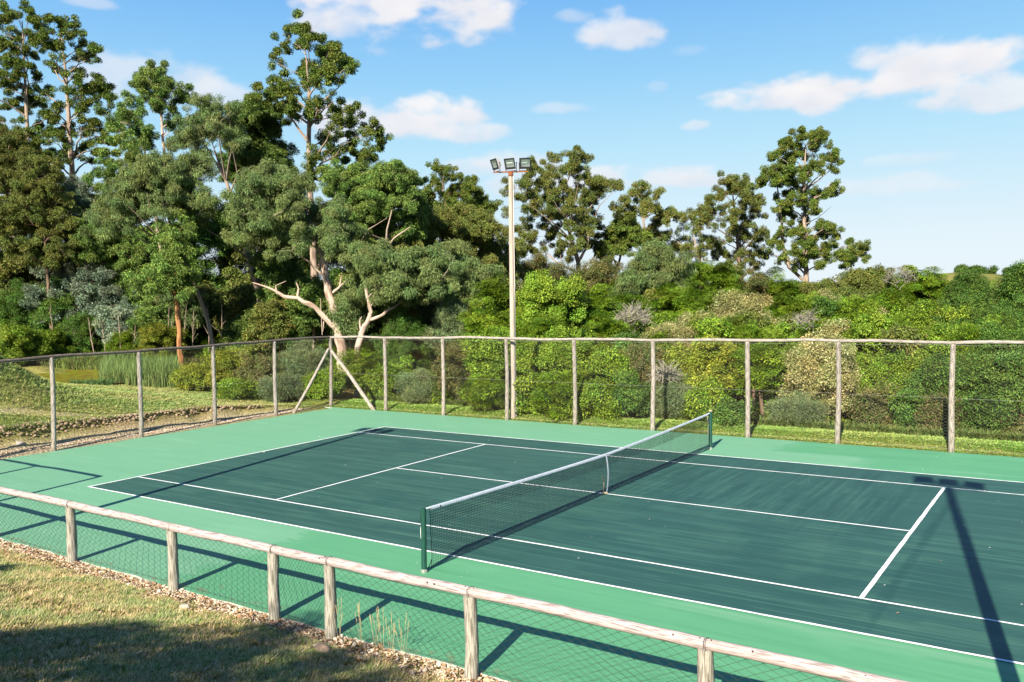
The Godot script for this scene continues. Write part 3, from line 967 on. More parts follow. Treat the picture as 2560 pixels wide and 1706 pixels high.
func build_net() -> void:
	var o := thing("tennis_net", "dark tennis net with white top band strung between green posts", "net", Vector3.ZERO)
	var z_end := 6.21
	var cell := 0.0455
	var cords := MB.new()
	var nz := int(z_end * 2.0 / cell)
	var rows := 21
	var grid := []
	for i in nz + 1:
		var z := -z_end + i * (2.0 * z_end / nz)
		var top := net_top(z) - 0.045
		var lowest := 0.018 + 0.02 * absf(sin(z * 0.9))
		var colm := []
		for k in rows + 1:
			var s := float(k) / rows
			# the lower part of the net hangs slack and billows a little
			var sway := 0.035 * sin(s * PI) * (0.6 + 0.8 * noise.get_noise_2d(z * 25.0, s * 20.0)) + 0.012 * noise.get_noise_2d(z * 90.0, s * 60.0)
			var dy := 0.012 * noise.get_noise_2d(z * 60.0 + 40.0, s * 50.0) * sin(s * PI)
			colm.append(Vector3(sway, lerpf(top, lowest, s) + dy, z))
		grid.append(colm)
	for i in nz + 1:
		for k in rows:
			cords.wire(grid[i][k], grid[i][k + 1], 0.0027)
			if i < nz:
				cords.wire(grid[i][k], grid[i + 1][k], 0.0027)
		if i < nz:
			cords.wire(grid[i][rows], grid[i + 1][rows], 0.0035)
	# the top six rows are knotted double
	for i in nz:
		for k in 6:
			cords.wire(grid[i][k] + Vector3(0.006, 0, 0.004), grid[i + 1][k] + Vector3(0.006, 0, 0.004), 0.0030)
			cords.wire(grid[i][k] + Vector3(0.006, 0, 0.004), grid[i][k + 1] + Vector3(0.006, 0, 0.004), 0.0030)
	var cn := part("net_mesh", cords.done(), M["net_cord"], o)
	cn.set_meta("kind", "stuff")
	for e in [0, nz]:
		var sb := MB.new()
		var pts := []
		var rad := []
		for k in rows + 1:
			pts.append(grid[e][k])
			rad.append(0.006)
		sb.tube(pts, rad, 5, false)
		part("side_cord", sb.done(), M["net_cord"], o)
	# headband: folded canvas over the cable
	var hb := MB.new()
	var n := 64
	var first := 0
	for i in n + 1:
		var z := -z_end + i * (2.0 * z_end / n)
		var y := net_top(z)
		var w := 0.011 + 0.004 * noise.get_noise_2d(z * 120.0, 3.0)
		var low := 0.050 + 0.008 * noise.get_noise_2d(z * 90.0, 9.0)
		var prof := [Vector2(-w * 0.9, -low), Vector2(-w * 1.2, -0.03), Vector2(-w, -0.004), Vector2(0.0, 0.008), Vector2(w, -0.004), Vector2(w * 1.2, -0.03), Vector2(w * 0.9, -low)]
		for q in prof:
			hb.vert(Vector3(q.x + 0.005, y + q.y, z), Vector3(q.x * 60.0, 0.4 + q.y * 8.0, 0).normalized(), Vector2(z, q.y))
	for i in n:
		for j in 6:
			var a := i * 7 + j
			hb.ix.append_array([a, a + 8, a + 7, a, a + 1, a + 8])
	part("headband", hb.done(), M["net_band"], o)
	for s in [-1.0, 1.0]:
		var eb := MB.new()
		eb.tube([Vector3(0.005, net_top(z_end) - 0.015, s * z_end), Vector3(0.005, 1.052, s * 6.30), Vector3(0.0, 1.045, s * 6.37)], [0.018, 0.012, 0.014], 7)
		part("cable_end", eb.done(), M["white_cord"], o)
		# post
		var h := 1.075 if s > 0.0 else 1.10
		var pb := MB.new()
		pb.tube([Vector3(0, 0.0, 0), Vector3(0, 0.4, 0), Vector3(0.0, h - 0.012, 0), Vector3(0, h, 0)], [0.047, 0.047, 0.047, 0.042], 18)
		var post := part("net_post", pb.done(), M["post_green"], o, Vector3(0.0, 0.0, s * 6.40) )
		post.rotation = Vector3(-LEAN * RIGHT.z * -1.0, 0, -LEAN * RIGHT.x)
		var collar := MB.new()
		collar.tube([Vector3(0, 0.0, 0), Vector3(0, 0.055, 0)], [0.052, 0.050], 14)
		for k in 6:
			var a := TAU * k / 6.0
			collar.tube([Vector3(cos(a) * 0.051, 0.03, sin(a) * 0.051), Vector3(cos(a) * 0.062, 0.03, sin(a) * 0.062)], [0.009, 0.009], 6)
		part("base_collar", collar.done(), M["bare_metal"], post)
		if s < 0.0:
			var cap := MB.new()
			cap.box(Vector3(0, h + 0.02, 0), Vector3(0.075, 0.045, 0.075))
			part("post_cap", cap.done(), M["rope"], post)
		else:
			var cl := MB.new()
			cl.tube([Vector3(-0.045, 0.98, 0.012), Vector3(-0.052, 0.90, 0.014), Vector3(-0.050, 0.80, 0.01)], [0.005, 0.005, 0.005], 5)
			cl.tube([Vector3(-0.05, 0.86, 0.012), Vector3(-0.10, 0.845, 0.03)], [0.004, 0.003], 5)
			part("cleat_cord", cl.done(), M["net_cord"], post)
			var wc := MB.new()
			wc.tube([Vector3(-0.052, 0.76, 0.01), Vector3(-0.056, 0.68, 0.012), Vector3(-0.052, 0.56, 0.01)], [0.005, 0.005, 0.004], 5)
			part("crank_slot", wc.done(), M["white_cord"], post)
		var lace := MB.new()
		lace.tube([Vector3(0, 0.03, s * 6.36), Vector3(0.01, 0.06, s * 6.28), Vector3(0, 0.16, s * 6.20)], [0.012, 0.008, 0.005], 5)
		part("foot_lacing", lace.done(), M["net_cord"], o)
	var wb := MB.new()
	wb.tube([Vector3(0.01, 0.98, -6.17), Vector3(0.015, 0.7, -6.19), Vector3(0.012, 0.45, -6.18)], [0.008, 0.008, 0.006], 5)
	part("hanging_cord", wb.done(), M["white_cord"], o)
	# centre strap, bowed out, with its knotted rope
	var sb := MB.new()
	var prev := []
	for k in 11:
		var s := k / 10.0
		var y := lerpf(0.93, 0.02, s)
		var x := 0.018 + 0.05 * sin(s * PI)
		var now := [Vector3(x, y, -0.025), Vector3(x, y, 0.025), Vector3(x + 0.004, y, 0.025), Vector3(x + 0.004, y, -0.025)]
		if k:
			for f in [[0, 1], [1, 2], [2, 3], [3, 0]]:
				sb.quad(prev[f[0]], prev[f[1]], now[f[1]], now[f[0]])
		prev = now
	part("centre_strap", sb.done(), M["net_band"], o)
	var rb := MB.new()
	var pts := []
	var rad := []
	for k in 14:
		var s := k / 13.0
		pts.append(Vector3(-0.03 - 0.015 * sin(s * 9.0), lerpf(0.42, 0.03, s), 0.055 + 0.012 * cos(s * 11.0)))
		rad.append(0.011 + 0.004 * sin(k * 2.4))
	rb.tube(pts, rad, 6)
	rb.tube([Vector3(-0.03, 0.03, 0.05), Vector3(-0.005, 0.05, 0.075), Vector3(0.03, 0.03, 0.05), Vector3(0.04, 0.025, 0.0)], [0.016, 0.02, 0.018, 0.012], 6)
	part("knotted_rope", rb.done(), M["rope"], o)
	var hole := MB.new()
	hole.tube([Vector3(0.016, net_top(5.95) - 0.03, 5.95), Vector3(0.024, net_top(5.95) - 0.03, 5.95)], [0.014, 0.014], 9)
	part("eyelet", hole.done(), M["black_metal"], o)

# ---------------------------------------------------------------- floodlight masts
func floodlight(parent: Node3D, where: Vector3, yaw: float, tilt: float) -> void:
	# face towards +z of its own frame, tilted down
	var o := Node3D.new()
	o.name = "floodlight"
	parent.add_child(o, true)
	o.position = where
	o.rotation = Vector3(0, yaw, 0)
	var tb := Basis(Vector3.RIGHT, tilt)
	var c := Vector3(0, 0.30, 0)
	var w := 0.205
	var h := 0.195
	# tapered shell behind the face
	var sb := MB.new()
	var f := [Vector3(-w, -h, 0.10), Vector3(w, -h, 0.10), Vector3(w, h, 0.10), Vector3(-w, h, 0.10)]
	var r := [Vector3(-w * 0.55, -h * 0.6, -0.09), Vector3(w * 0.55, -h * 0.6, -0.09), Vector3(w * 0.55, h * 0.6, -0.09), Vector3(-w * 0.55, h * 0.6, -0.09)]
	for k in 4:
		var k2 := (k + 1) % 4
		sb.quad(c + tb * f[k2], c + tb * f[k], c + tb * r[k], c + tb * r[k2])
	sb.quad(c + tb * r[1], c + tb * r[0], c + tb * r[3], c + tb * r[2])
	part("housing", sb.done(), M["lamp_back"], o)
	var fb := MB.new()
	for q in [[Vector3(0, h - 0.012, 0.115), Vector3(w * 2.0, 0.034, 0.04)], [Vector3(0, -h + 0.03, 0.115), Vector3(w * 2.0, 0.075, 0.04)], [Vector3(-w + 0.024, 0.02, 0.113), Vector3(0.055, h * 2.0 - 0.09, 0.035)], [Vector3(w - 0.012, 0.02, 0.113), Vector3(0.03, h * 2.0 - 0.09, 0.035)]]:
		fb.box(c + tb * q[0], q[1], tb)
	part("frame", fb.done(), M["black_metal"], o)
	var rb := MB.new()
	var g := [Vector3(-w + 0.05, -h + 0.07, 0.10), Vector3(w - 0.03, -h + 0.07, 0.10), Vector3(w - 0.03, h - 0.03, 0.10), Vector3(-w + 0.05, h - 0.03, 0.10)]
	var gi := [Vector3(-w * 0.5, -h * 0.4, -0.06), Vector3(w * 0.5, -h * 0.4, -0.06), Vector3(w * 0.5, h * 0.45, -0.06), Vector3(-w * 0.5, h * 0.45, -0.06)]
	for k in 4:
		var k2 := (k + 1) % 4
		rb.quad(c + tb * g[k], c + tb * g[k2], c + tb * gi[k2], c + tb * gi[k])
	rb.quad(c + tb * gi[0], c + tb * gi[1], c + tb * gi[2], c + tb * gi[3])
	part("reflector", rb.done(), M["reflector"], o)
	var bb := MB.new()
	bb.tube([c + tb * Vector3(-0.14, 0.02, 0.01), c + tb * Vector3(-0.06, 0.02, 0.01), c + tb * Vector3(0.08, 0.02, 0.01)], [0.028, 0.022, 0.02], 9)
	part("bulb", bb.done(), M["bulb"], o)
	var gb := MB.new()
	gb.quad(c + tb * (g[0] + Vector3(0, 0, 0.018)), c + tb * (g[1] + Vector3(0, 0, 0.018)), c + tb * (g[2] + Vector3(0, 0, 0.018)), c + tb * (g[3] + Vector3(0, 0, 0.018)))
	part("glass", gb.done(), M["glass"], o)
	var br := MB.new()
	for s in [-1.0, 1.0]:
		br.tube([Vector3(s * (w + 0.015), 0.0, 0), Vector3(s * (w + 0.015), 0.31, 0)], [0.014, 0.014], 6)
		br.tube([Vector3(s * (w - 0.01), 0.30, 0), Vector3(s * (w + 0.03), 0.30, 0)], [0.02, 0.02], 6)
	br.tube([Vector3(-w - 0.015, 0.012, 0), Vector3(w + 0.015, 0.012, 0)], [0.013, 0.013], 6)
	part("bracket", br.done(), M["black_metal"], o)

func build_mast(where: Vector3, label: String, arm_turn: float, yaws: Array) -> void:
	var o := thing("floodlight_mast", label, "floodlight", where)
	var top := lean(9.1) * 0.95 + Vector3(0, 9.12, 0)
	var mb := MB.new()
	var pts := []
	var rad := []
	for k in 15:
		var s := k / 14.0
		pts.append(Vector3(0, -0.3, 0).lerp(top, s) + Vector3(0.02 * sin(s * 5.0), 0, 0.015 * sin(s * 4.0 + 1.0)))
		rad.append(lerpf(0.112, 0.080, s))
	mb.tube(pts, rad, 16, true, [], noise_fine, 0.05, 1.0)
	part("mast", mb.done(), M["mast"], o)
	var cable := MB.new()
	cable.tube([Vector3(0.105, 0.0, -0.05), Vector3(0.10, 3.0, -0.05) + lean(3.0), top + Vector3(0.082, -0.1, -0.03)], [0.014, 0.014, 0.012], 6)
	part("cable_pipe", cable.done(), M["lamp_back"], o)
	# cross arm, turned to the court
	var ab := MB.new()
	var arm_c := top + Vector3(0, 0.045, 0)
	var turn := Basis(Vector3.UP, arm_turn)
	ab.box(arm_c, Vector3(1.30, 0.045, 0.045), turn)
	ab.tube([top - Vector3(0, 0.10, 0), top + Vector3(0, 0.03, 0)], [0.092, 0.092], 12)
	part("cross_arm", ab.done(), M["rust"], o)
	for k in 3:
		floodlight(o, arm_c + turn * Vector3((k - 1) * 0.52 + 0.02, 0.022, 0.0), yaws[k], deg_to_rad(19.0))

func build_masts() -> void:
	build_mast(Vector3(-8.88, 0.0, -9.28), "tall pale floodlight mast rising behind the wire fence", deg_to_rad(34.0), [deg_to_rad(-26.0), deg_to_rad(8.0), deg_to_rad(32.0)])
	build_mast(Vector3(-8.93, 0.0, 9.62), "tall floodlight mast beside the near fence towards the lawn end", 0.0, [deg_to_rad(205.0), deg_to_rad(180.0), deg_to_rad(155.0)])
	build_mast(Vector3(9.10, 0.0, 9.62), "tall floodlight mast beside the near fence and the grass bank path", deg_to_rad(-8.0), [deg_to_rad(192.0), deg_to_rad(180.0), deg_to_rad(168.0)])

# ---------------------------------------------------------------- plants
# leaf sprays, one set for each kind of plant: length, width, number, radius, droop, flatness, colours (linear)
const KINDS := {
	"gum": [0.15, 0.05, 56, 0.24, 0.5, 0.25, [[0.050, 0.089, 0.015], [0.088, 0.136, 0.020], [0.139, 0.179, 0.031], [0.105, 0.103, 0.028]]],
	"gum_green": [0.16, 0.042, 54, 0.27, 0.9, 0.15, [[0.063, 0.117, 0.024], [0.101, 0.169, 0.033], [0.151, 0.221, 0.046], [0.084, 0.108, 0.033]]],
	"willow_gum": [0.18, 0.03, 64, 0.29, 1.0, 0.1, [[0.080, 0.122, 0.039], [0.122, 0.174, 0.053], [0.172, 0.226, 0.074], [0.113, 0.117, 0.053]]],
	"olive": [0.14, 0.046, 56, 0.26, 0.7, 0.2, [[0.076, 0.105, 0.022], [0.118, 0.149, 0.031], [0.160, 0.179, 0.042], [0.126, 0.099, 0.037]]],
	"silver": [0.13, 0.045, 54, 0.27, 0.2, 0.5, [[0.118, 0.164, 0.101], [0.176, 0.235, 0.152], [0.244, 0.310, 0.216], [0.101, 0.132, 0.083]]],
	"broad": [0.088, 0.050, 62, 0.25, 0.35, 0.65, [[0.082, 0.155, 0.014], [0.132, 0.220, 0.020], [0.205, 0.295, 0.034], [0.080, 0.110, 0.018]]],
	"yellow": [0.085, 0.046, 62, 0.25, 0.3, 0.65, [[0.135, 0.180, 0.016], [0.205, 0.250, 0.026], [0.275, 0.305, 0.042], [0.125, 0.135, 0.022]]],
	"feather": [0.105, 0.026, 80, 0.28, 0.1, 0.85, [[0.071, 0.141, 0.011], [0.118, 0.202, 0.015], [0.172, 0.259, 0.020], [0.101, 0.117, 0.018]]],
	"dark": [0.095, 0.036, 66, 0.26, 0.4, 0.6, [[0.042, 0.099, 0.018], [0.071, 0.141, 0.024], [0.109, 0.193, 0.033], [0.059, 0.075, 0.020]]],
	"cream": [0.075, 0.032, 74, 0.25, 0.2, 0.5, [[0.160, 0.172, 0.048], [0.262, 0.255, 0.098], [0.370, 0.345, 0.160], [0.110, 0.135, 0.036]]],
	"greyfine": [0.09, 0.018, 90, 0.26, -0.5, 0.1, [[0.092, 0.136, 0.055], [0.139, 0.188, 0.078], [0.185, 0.235, 0.106], [0.097, 0.108, 0.051]]],
	"brownish": [0.085, 0.036, 62, 0.25, 0.3, 0.5, [[0.113, 0.113, 0.037], [0.092, 0.146, 0.029], [0.160, 0.127, 0.057], [0.071, 0.113, 0.024]]],
}
var sprays := {}

func make_spray(kind: String) -> ArrayMesh:
	var k: Array = KINDS[kind]
	var mb := MB.new()
	for i in int(k[2] * 2.0):
		var out := Vector3(rf(-1, 1), rf(-1, 1), rf(-1, 1))
		while out.length() > 1.0 or out.length() < 0.05:
			out = Vector3(rf(-1, 1), rf(-1, 1), rf(-1, 1))
		var p: Vector3 = out * k[3] * Vector3(1.0, 0.8, 1.0)
		var dir := (out.normalized() * 0.7 + Vector3(rf(-0.6, 0.6), rf(-0.4, 0.5) - k[4], rf(-0.6, 0.6))).normalized()
		var nrm := Vector3(rf(-1, 1), rf(-1, 1), rf(-1, 1)).lerp(Vector3.UP * 1.4, k[5])
		var side := dir.cross(nrm).normalized()
		if side.length() < 0.5:
			side = dir.cross(Vector3.RIGHT).normalized()
		var up := side.cross(dir).normalized()
		var len_: float = k[0] * rf(0.55, 1.15)
		var w: float = k[1] * rf(0.65, 1.05) * 0.5
		var c3: Array = k[6][mini(rng.randi_range(0, 12) / 4, 3)]
		var c := Color(c3[0], c3[1], c3[2]) * (rf(0.6, 1.15) if rng.randf() < 0.75 else rf(1.15, 1.45))
		c.a = 1.0
		var mid := p + dir * len_ * 0.42
		var tip := p + dir * len_ - up * len_ * 0.12
		mb.tri(p, mid + side * w - up * w * 0.4, tip, c)
		mb.tri(p, tip, mid - side * w - up * w * 0.4, c)
	return mb.done()

func prepare_sprays() -> void:
	for k in KINDS:
		sprays[k] = [make_spray(k), make_spray(k), make_spray(k)]

# a lobe of foliage: sprays through the volume, thickest near its skin
func fill_lobe(s: Scatter, c: Vector3, r: Vector3, n: int, size: float, tone: float, layered := 0.0) -> void:
	var warm := rf(0.86, 1.16)
	var own := tone * rf(0.8, 1.2)
	for i in n:
		var d := Vector3(rf(-1, 1), rf(-0.75, 1), rf(-1, 1))
		while d.length() > 1.0 or d.length() < 0.1:
			d = Vector3(rf(-1, 1), rf(-0.75, 1), rf(-1, 1))
		d = d.normalized() * pow(rng.randf(), 0.42)
		if rng.randf() < 0.16:
			d *= rf(1.1, 1.75)
		var p := c + d * (r - Vector3.ONE * minf(0.12 * size, r.y * 0.5))
		if layered > 0.0:
			p.y = lerpf(p.y, c.y + roundf((p.y - c.y) / 0.45) * 0.45, layered)
		var b := Basis(Vector3.UP, rf(0, TAU))
		var tilt := Vector3(d.z, 0, -d.x)
		if tilt.length() > 0.05:
			b = Basis(tilt.normalized(), clampf(tilt.length() * 0.7, 0.0, 0.8)) * b
		var q := size * rf(0.7, 1.3)
		if layered > 0.0:
			b = b.scaled_local(Vector3(1.2, 0.45, 1.2))
		var t := own * rf(0.8, 1.2)
		s.put(Transform3D(b.scaled_local(Vector3.ONE * q), p), Color(t * warm * rf(0.94, 1.08), t, t * rf(0.9, 1.1)))

# limbs: every lobe is reached from the nearest limb that lies below and inside it
func grow(mb: MB, trunk: Array, trunk_r: Array, lobes: Array, org: Vector3, thin: float, reach: float) -> void:
	var nodes := []
	for k in trunk.size() - 1:
		for j in 6:
			var s := j / 6.0
			nodes.append([trunk[k].lerp(trunk[k + 1], s), lerpf(trunk_r[k], trunk_r[k + 1], s)])
	var low: Vector3 = trunk[0]
	var order := lobes.duplicate()
	var axis_top: Vector3 = trunk[trunk.size() - 1]
	order.sort_custom(func(a, b): return (a[0] - axis_top).length() + (a[0].y - axis_top.y) * 0.1 < (b[0] - axis_top).length() + (b[0].y - axis_top.y) * 0.1)
	for l in order:
		var c: Vector3 = l[0]
		var best := 1e9
		var pick: Array = nodes[0]
		for nd in nodes:
			var d: Vector3 = c - nd[0]
			var len_ := d.length()
			var pen := maxf(0.0, 0.55 * len_ - d.y) * 1.6
			var score := len_ + pen
			if score < best:
				best = score
				pick = nd
		var a: Vector3 = pick[0]
		var len2 := (c - a).length()
		if len2 < 0.15:
			continue
		var r0: float = minf(pick[1] * 0.66, thin * (0.26 + 0.30 * sqrt(len2)))
		r0 = maxf(r0, thin * 0.2)
		var pts := []
		var rad := []
		var bow := Vector3(rf(-0.12, 0.12), rf(-0.02, 0.16), rf(-0.12, 0.12)) * len2
		var m := 5
		for k in m + 1:
			var s := float(k) / m
			var jit := Vector3(rf(-1, 1), rf(-1, 1), rf(-1, 1)) * 0.035 * len2 * sin(s * PI)
			var p := a.lerp(c, s * reach) + bow * 4.0 * s * (1.0 - s) * 0.6 + jit
			pts.append(p - org)
			rad.append(lerpf(r0, r0 * 0.32, s))
			if k > 1:
				nodes.append([p, rad[k]])
		mb.tube(pts, rad, 5, false)
		# twigs into the lobe
		for q in 3:
			var e: Vector3 = c + Vector3(rf(-1, 1), rf(-0.6, 1), rf(-1, 1)) * l[1] * 1.1 - org
			var st: Vector3 = pts[m - rng.randi_range(0, 2)]
			mb.tube([st, st.lerp(e, 0.5) + Vector3(0, 0.06 * l[1], 0), e], [r0 * 0.32, r0 * 0.24, r0 * 0.12], 4, false)

# one tree: trunk path and lobes were measured in the picture (frame = origin and scale of the view), placed at the tree's own distance
func tree(d: Dictionary) -> void:
	var fr: Array = d.frame
	var dep: float = d.depth
	var s2: float = fr[2]
	var to_m := dep / FOCAL
	var trunk := []
	var rads := []
	for k in d.trunk.size():
		var p: Array = d.trunk[k]
		trunk.append(at(fr[0] + p[0] * s2, fr[1] + p[1] * s2, dep + (p[3] if p.size() > 3 else 0.0)))
		rads.append(p[2] * d.get("girth", 0.38))
	var b: Vector3 = trunk[0]
	var gy := ground(b.x, b.z)
	if b.y > gy + 0.05:
		var down := Vector3(b.x + rf(-0.2, 0.2), gy - 0.1, b.z + rf(-0.2, 0.2))
		trunk.push_front(down)
		rads.push_front(rads[0] * 1.2)
	var base := Vector3(trunk[0].x, gy, trunk[0].z)
	var o := thing(d.name, d.label, "tree" if not d.has("category") else d.category, base, d.get("group", ""))
	# lobes
	var lobes := []
	var xs := 0.0
	for l in d.get("lobes", []):
		xs += l[0]
	xs /= maxf(1.0, d.get("lobes", []).size())
	var depth_r: float = d.get("deep", 3.0)
	for l in d.get("lobes", []):
		var r: float = (l[2] if l.size() > 2 else d.r) * s2 * to_m
		lobes.append([at(fr[0] + l[0] * s2, fr[1] + l[1] * s2, dep + rf(-1, 1) * depth_r), r])
		# the half of the crown behind and before, which the picture hides
		if d.get("echo", true) and rng.randf() < d.get("echo_share", 0.6):
			lobes.append([at(fr[0] + (l[0] + rf(-40, 40)) * s2, fr[1] + (l[1] + rf(0, 55)) * s2, dep + rf(-1, 1) * depth_r * 1.1), r * 0.9])
	for e in d.get("masses", []):
		for k in int(e[4] * 1.45):
			var a := rf(0, TAU)
			var q := sqrt(rng.randf())
			var rr: float = (e[5] if e.size() > 5 else d.r) * s2 * to_m * rf(0.8, 1.2)
			var bulge := sqrt(maxf(0.0, 1.0 - q * q))
			lobes.append([at(fr[0] + (e[0] + cos(a) * q * e[2]) * s2, fr[1] + (e[1] + sin(a) * q * e[3]) * s2, dep + rf(-1, 1) * depth_r * (0.4 + 0.6 * bulge)), rr])
	var tb := MB.new()
	var pts := []
	var fine_r := []
	for k in trunk.size() - 1:
		for j in 4:
			var s := j / 4.0
			var p: Vector3 = trunk[maxi(k - 1, 0)].cubic_interpolate(trunk[k], trunk[k], trunk[k], 0.0) if false else trunk[k].lerp(trunk[k + 1], s)
			pts.append(p - base + Vector3(rf(-1, 1), 0, rf(-1, 1)) * rads[k] * 0.22)
			fine_r.append(lerpf(rads[k], rads[k + 1], s) * rf(0.94, 1.06))
	pts.append(trunk[trunk.size() - 1] - base)
	fine_r.append(rads[rads.size() - 1])
	tb.tube(pts, fine_r, 9, false, [], noise_fine, 0.12, 1.0)
	for limb in d.get("limbs", []):
		var lp := []
		var lr := []
		for p in limb:
			lp.append(at(fr[0] + p[0] * s2, fr[1] + p[1] * s2, dep + (p[3] if p.size() > 3 else 0.0)) - base)
			lr.append(p[2] * (d.get("girth", 0.38) + 0.04))
		var fp := []
		var fr_ := []
		for k in lp.size() - 1:
			for j in 3:
				fp.append(lp[k].lerp(lp[k + 1], j / 3.0) + Vector3(rf(-1, 1), rf(-1, 1), rf(-1, 1)) * lr[k] * 0.3)
				fr_.append(lerpf(lr[k], lr[k + 1], j / 3.0) * rf(0.9, 1.08))
		fp.append(lp[lp.size() - 1])
		fr_.append(lr[lr.size() - 1])
		tb.tube(fp, fr_, 7, true, [], noise_fine, 0.12, 1.0)
		for k in lp.size() - 1:
			if d.get("limb_grow", true):
				trunk.append(lp[k] + base)
				rads.append(lr[k])
	if lobes.size():
		var gt := trunk.slice(0, d.trunk.size() + (1 if trunk.size() > d.trunk.size() else 0))
		grow(tb, gt, rads.slice(0, gt.size()), lobes, base, d.get("thin", 0.10), d.get("reach", 0.9))
	part("trunk", tb.done(), M[d.get("bark", "bark_pale")], o)
	var sc := Scatter.new()
	var small := []
	for l in lobes:
		var rr: float = l[1]
		for k in d.get("split", 5):
			var off: Vector3 = Vector3(rf(-1, 1), rf(-0.8, 0.9), rf(-1, 1)) * rr * d.get("loose", 1.4)
			small.append([l[0] + off, rr * rf(0.28, 0.68)])
	var lf: float = d.get("leaf", 1.0)
	for l in small:
		var r: float = l[1]
		var n := int(clampf(d.get("dense", 26.0) * 0.13 * pow(r / (0.26 * lf), 2.0) + rf(0.8, 2.2), 2.0, 60.0))
		var flat: float = d.get("flat", 0.72)
		fill_lobe(sc, l[0] - base, Vector3(r, r * flat, r), n, lf, d.get("tone", 1.0), d.get("layered", 0.0))
	crowns(o, d.kind, sc)

func crowns(o: Node3D, kind: String, a: Scatter) -> void:
	scatter_node("crown", sprays[kind][rng.randi_range(0, 2)], M["leaf"], a, o)

# a bush or low tree: dome of lobes from the ground up to a measured top
func bush(px: float, py: float, half: float, dep: float, kind: String, label: String, group := "", called := "bush", tone := 1.0, opts := {}) -> void:
	var top := at(px, py, dep)
	var gy := ground(top.x, top.z)
	var r: float = half * dep / FOCAL
	var h: float = maxf(top.y - gy, 0.5)
	var base := Vector3(top.x, gy, top.z)
	var o := thing(called, label, "bush" if h < 3.5 else "tree", base, group)
	var body: float = minf(h, maxf(opts.get("body", 2.4) * r, 1.2))
	var cy := h - body * 0.5
	var lr: float = clampf(r * opts.get("lobe", 0.36), 0.28, 0.95)
	var n := int(opts.get("n", clampf(2.6 * (r * r + r * body) / (lr * lr), 10, 90)))
	var lobes := []
	for k in n:
		var d := Vector3(rf(-1, 1), rf(-0.85, 1), rf(-1, 1)).normalized()
		var q := rf(0.72, 1.0)
		var ragged := (1.0 + (rf(0.05, 0.3) if k % 7 == 0 else 0.0)) + 0.4 * noise.get_noise_3d(base.x * 20.0 + d.x * 60.0, d.y * 60.0, base.z * 20.0 + d.z * 60.0)
		lobes.append([base + Vector3(d.x * (r - lr * 0.5) * q * ragged, cy + d.y * (body * 0.5 - lr * 0.45) * q * ragged, d.z * (r - lr * 0.5) * q * ragged), lr * rf(0.75, 1.25)])
	var tb := MB.new()
	var stems: int = opts.get("stems", 3)
	var trunk := [base + Vector3(0, -0.1, 0), base + Vector3(rf(-0.2, 0.2), maxf(0.3, cy - body * 0.35), rf(-0.2, 0.2)), base + Vector3(rf(-0.3, 0.3), cy, rf(-0.3, 0.3))]
	var tr: float = clampf(0.022 * h, 0.025, 0.09)
	tb.tube([trunk[0] - base, trunk[1] - base, trunk[2] - base], [tr, tr * 0.8, tr * 0.5], 7, false, [], noise_fine, 0.15, 1.0)
	var reached := []
	for k in lobes.size():
		if k % opts.get("twig_every", 2) == 0:
			reached.append(lobes[k])
	grow(tb, trunk, [tr, tr * 0.8, tr * 0.5], reached, base, opts.get("thin", 0.045), opts.get("reach", 0.85))
	part("stem" if h < 3.5 else "trunk", tb.done(), M[opts.get("bark", "bark_brown")], o)
	var sc := Scatter.new()
	for l in lobes:
		var rr: float = l[1]
		var lf: float = opts.get("leaf", 1.0)
		for q in 2:
			var r2 := rr * rf(0.5, 0.85)
			var m := int(clampf(opts.get("dense", 26.0) * 0.095 * pow(r2 / (0.26 * lf), 2.0) + 1.0, 2.0, 60.0))
			fill_lobe(sc, l[0] - base + Vector3(rf(-1, 1), rf(-0.8, 0.8), rf(-1, 1)) * rr * 0.8, Vector3(r2, r2 * opts.get("flat", 0.75), r2), m, lf, tone, opts.get("layered", 0.0))
	crowns(o, kind, sc)

# leafless grey shrub: forked twigs only
func dead_bush(px: float, py: float, half: float, dep: float, label: String, n := 60) -> void:
	var top := at(px, py, dep)
	var gy := ground(top.x, top.z)
	var base := Vector3(top.x, gy, top.z)
	var h := top.y - gy
	var r := half * dep / FOCAL
	var o := thing("dead_shrub", label, "shrub", base)
	var tb := MB.new()
	var lobes := []
	for k in n:
		var d := Vector3(rf(-1, 1), rf(-0.3, 1), rf(-1, 1)).normalized()
		lobes.append([base + Vector3(d.x * r, h - r * 0.8 + d.y * r * 0.75, d.z * r) * Vector3(rf(0.6, 1), 1, rf(0.6, 1)) if false else base + Vector3(d.x * r * rf(0.5, 1.0), h - r * 0.75 + d.y * r * 0.75 * rf(0.6, 1.0), d.z * r * rf(0.5, 1.0)), 0.3])
	grow(tb, [base - Vector3(0, 0.1, 0), base + Vector3(0.1, maxf(0.3, h - r * 1.6), 0), base + Vector3(0, h - r, 0.1)], [0.05, 0.045, 0.03], lobes, base, 0.05, 1.0)
	for l in lobes:
		for q in 4:
			var a: Vector3 = l[0] - base
			var e := a + Vector3(rf(-1, 1), rf(-0.5, 1), rf(-1, 1)) * 0.5
			tb.tube([a, a.lerp(e, 0.5) + Vector3(rf(-0.05, 0.05), 0.04, 0), e], [0.016, 0.012, 0.006], 4, false)
	part("branches", tb.done(), M["twig_grey"], o)

const Z1 := [0.0, 0.0, 0.5738]
const Z2 := [600.0, 0.0, 0.5738]
const Z3 := [1200.0, 300.0, 0.3828]
const Z4 := [1800.0, 300.0, 0.3827]

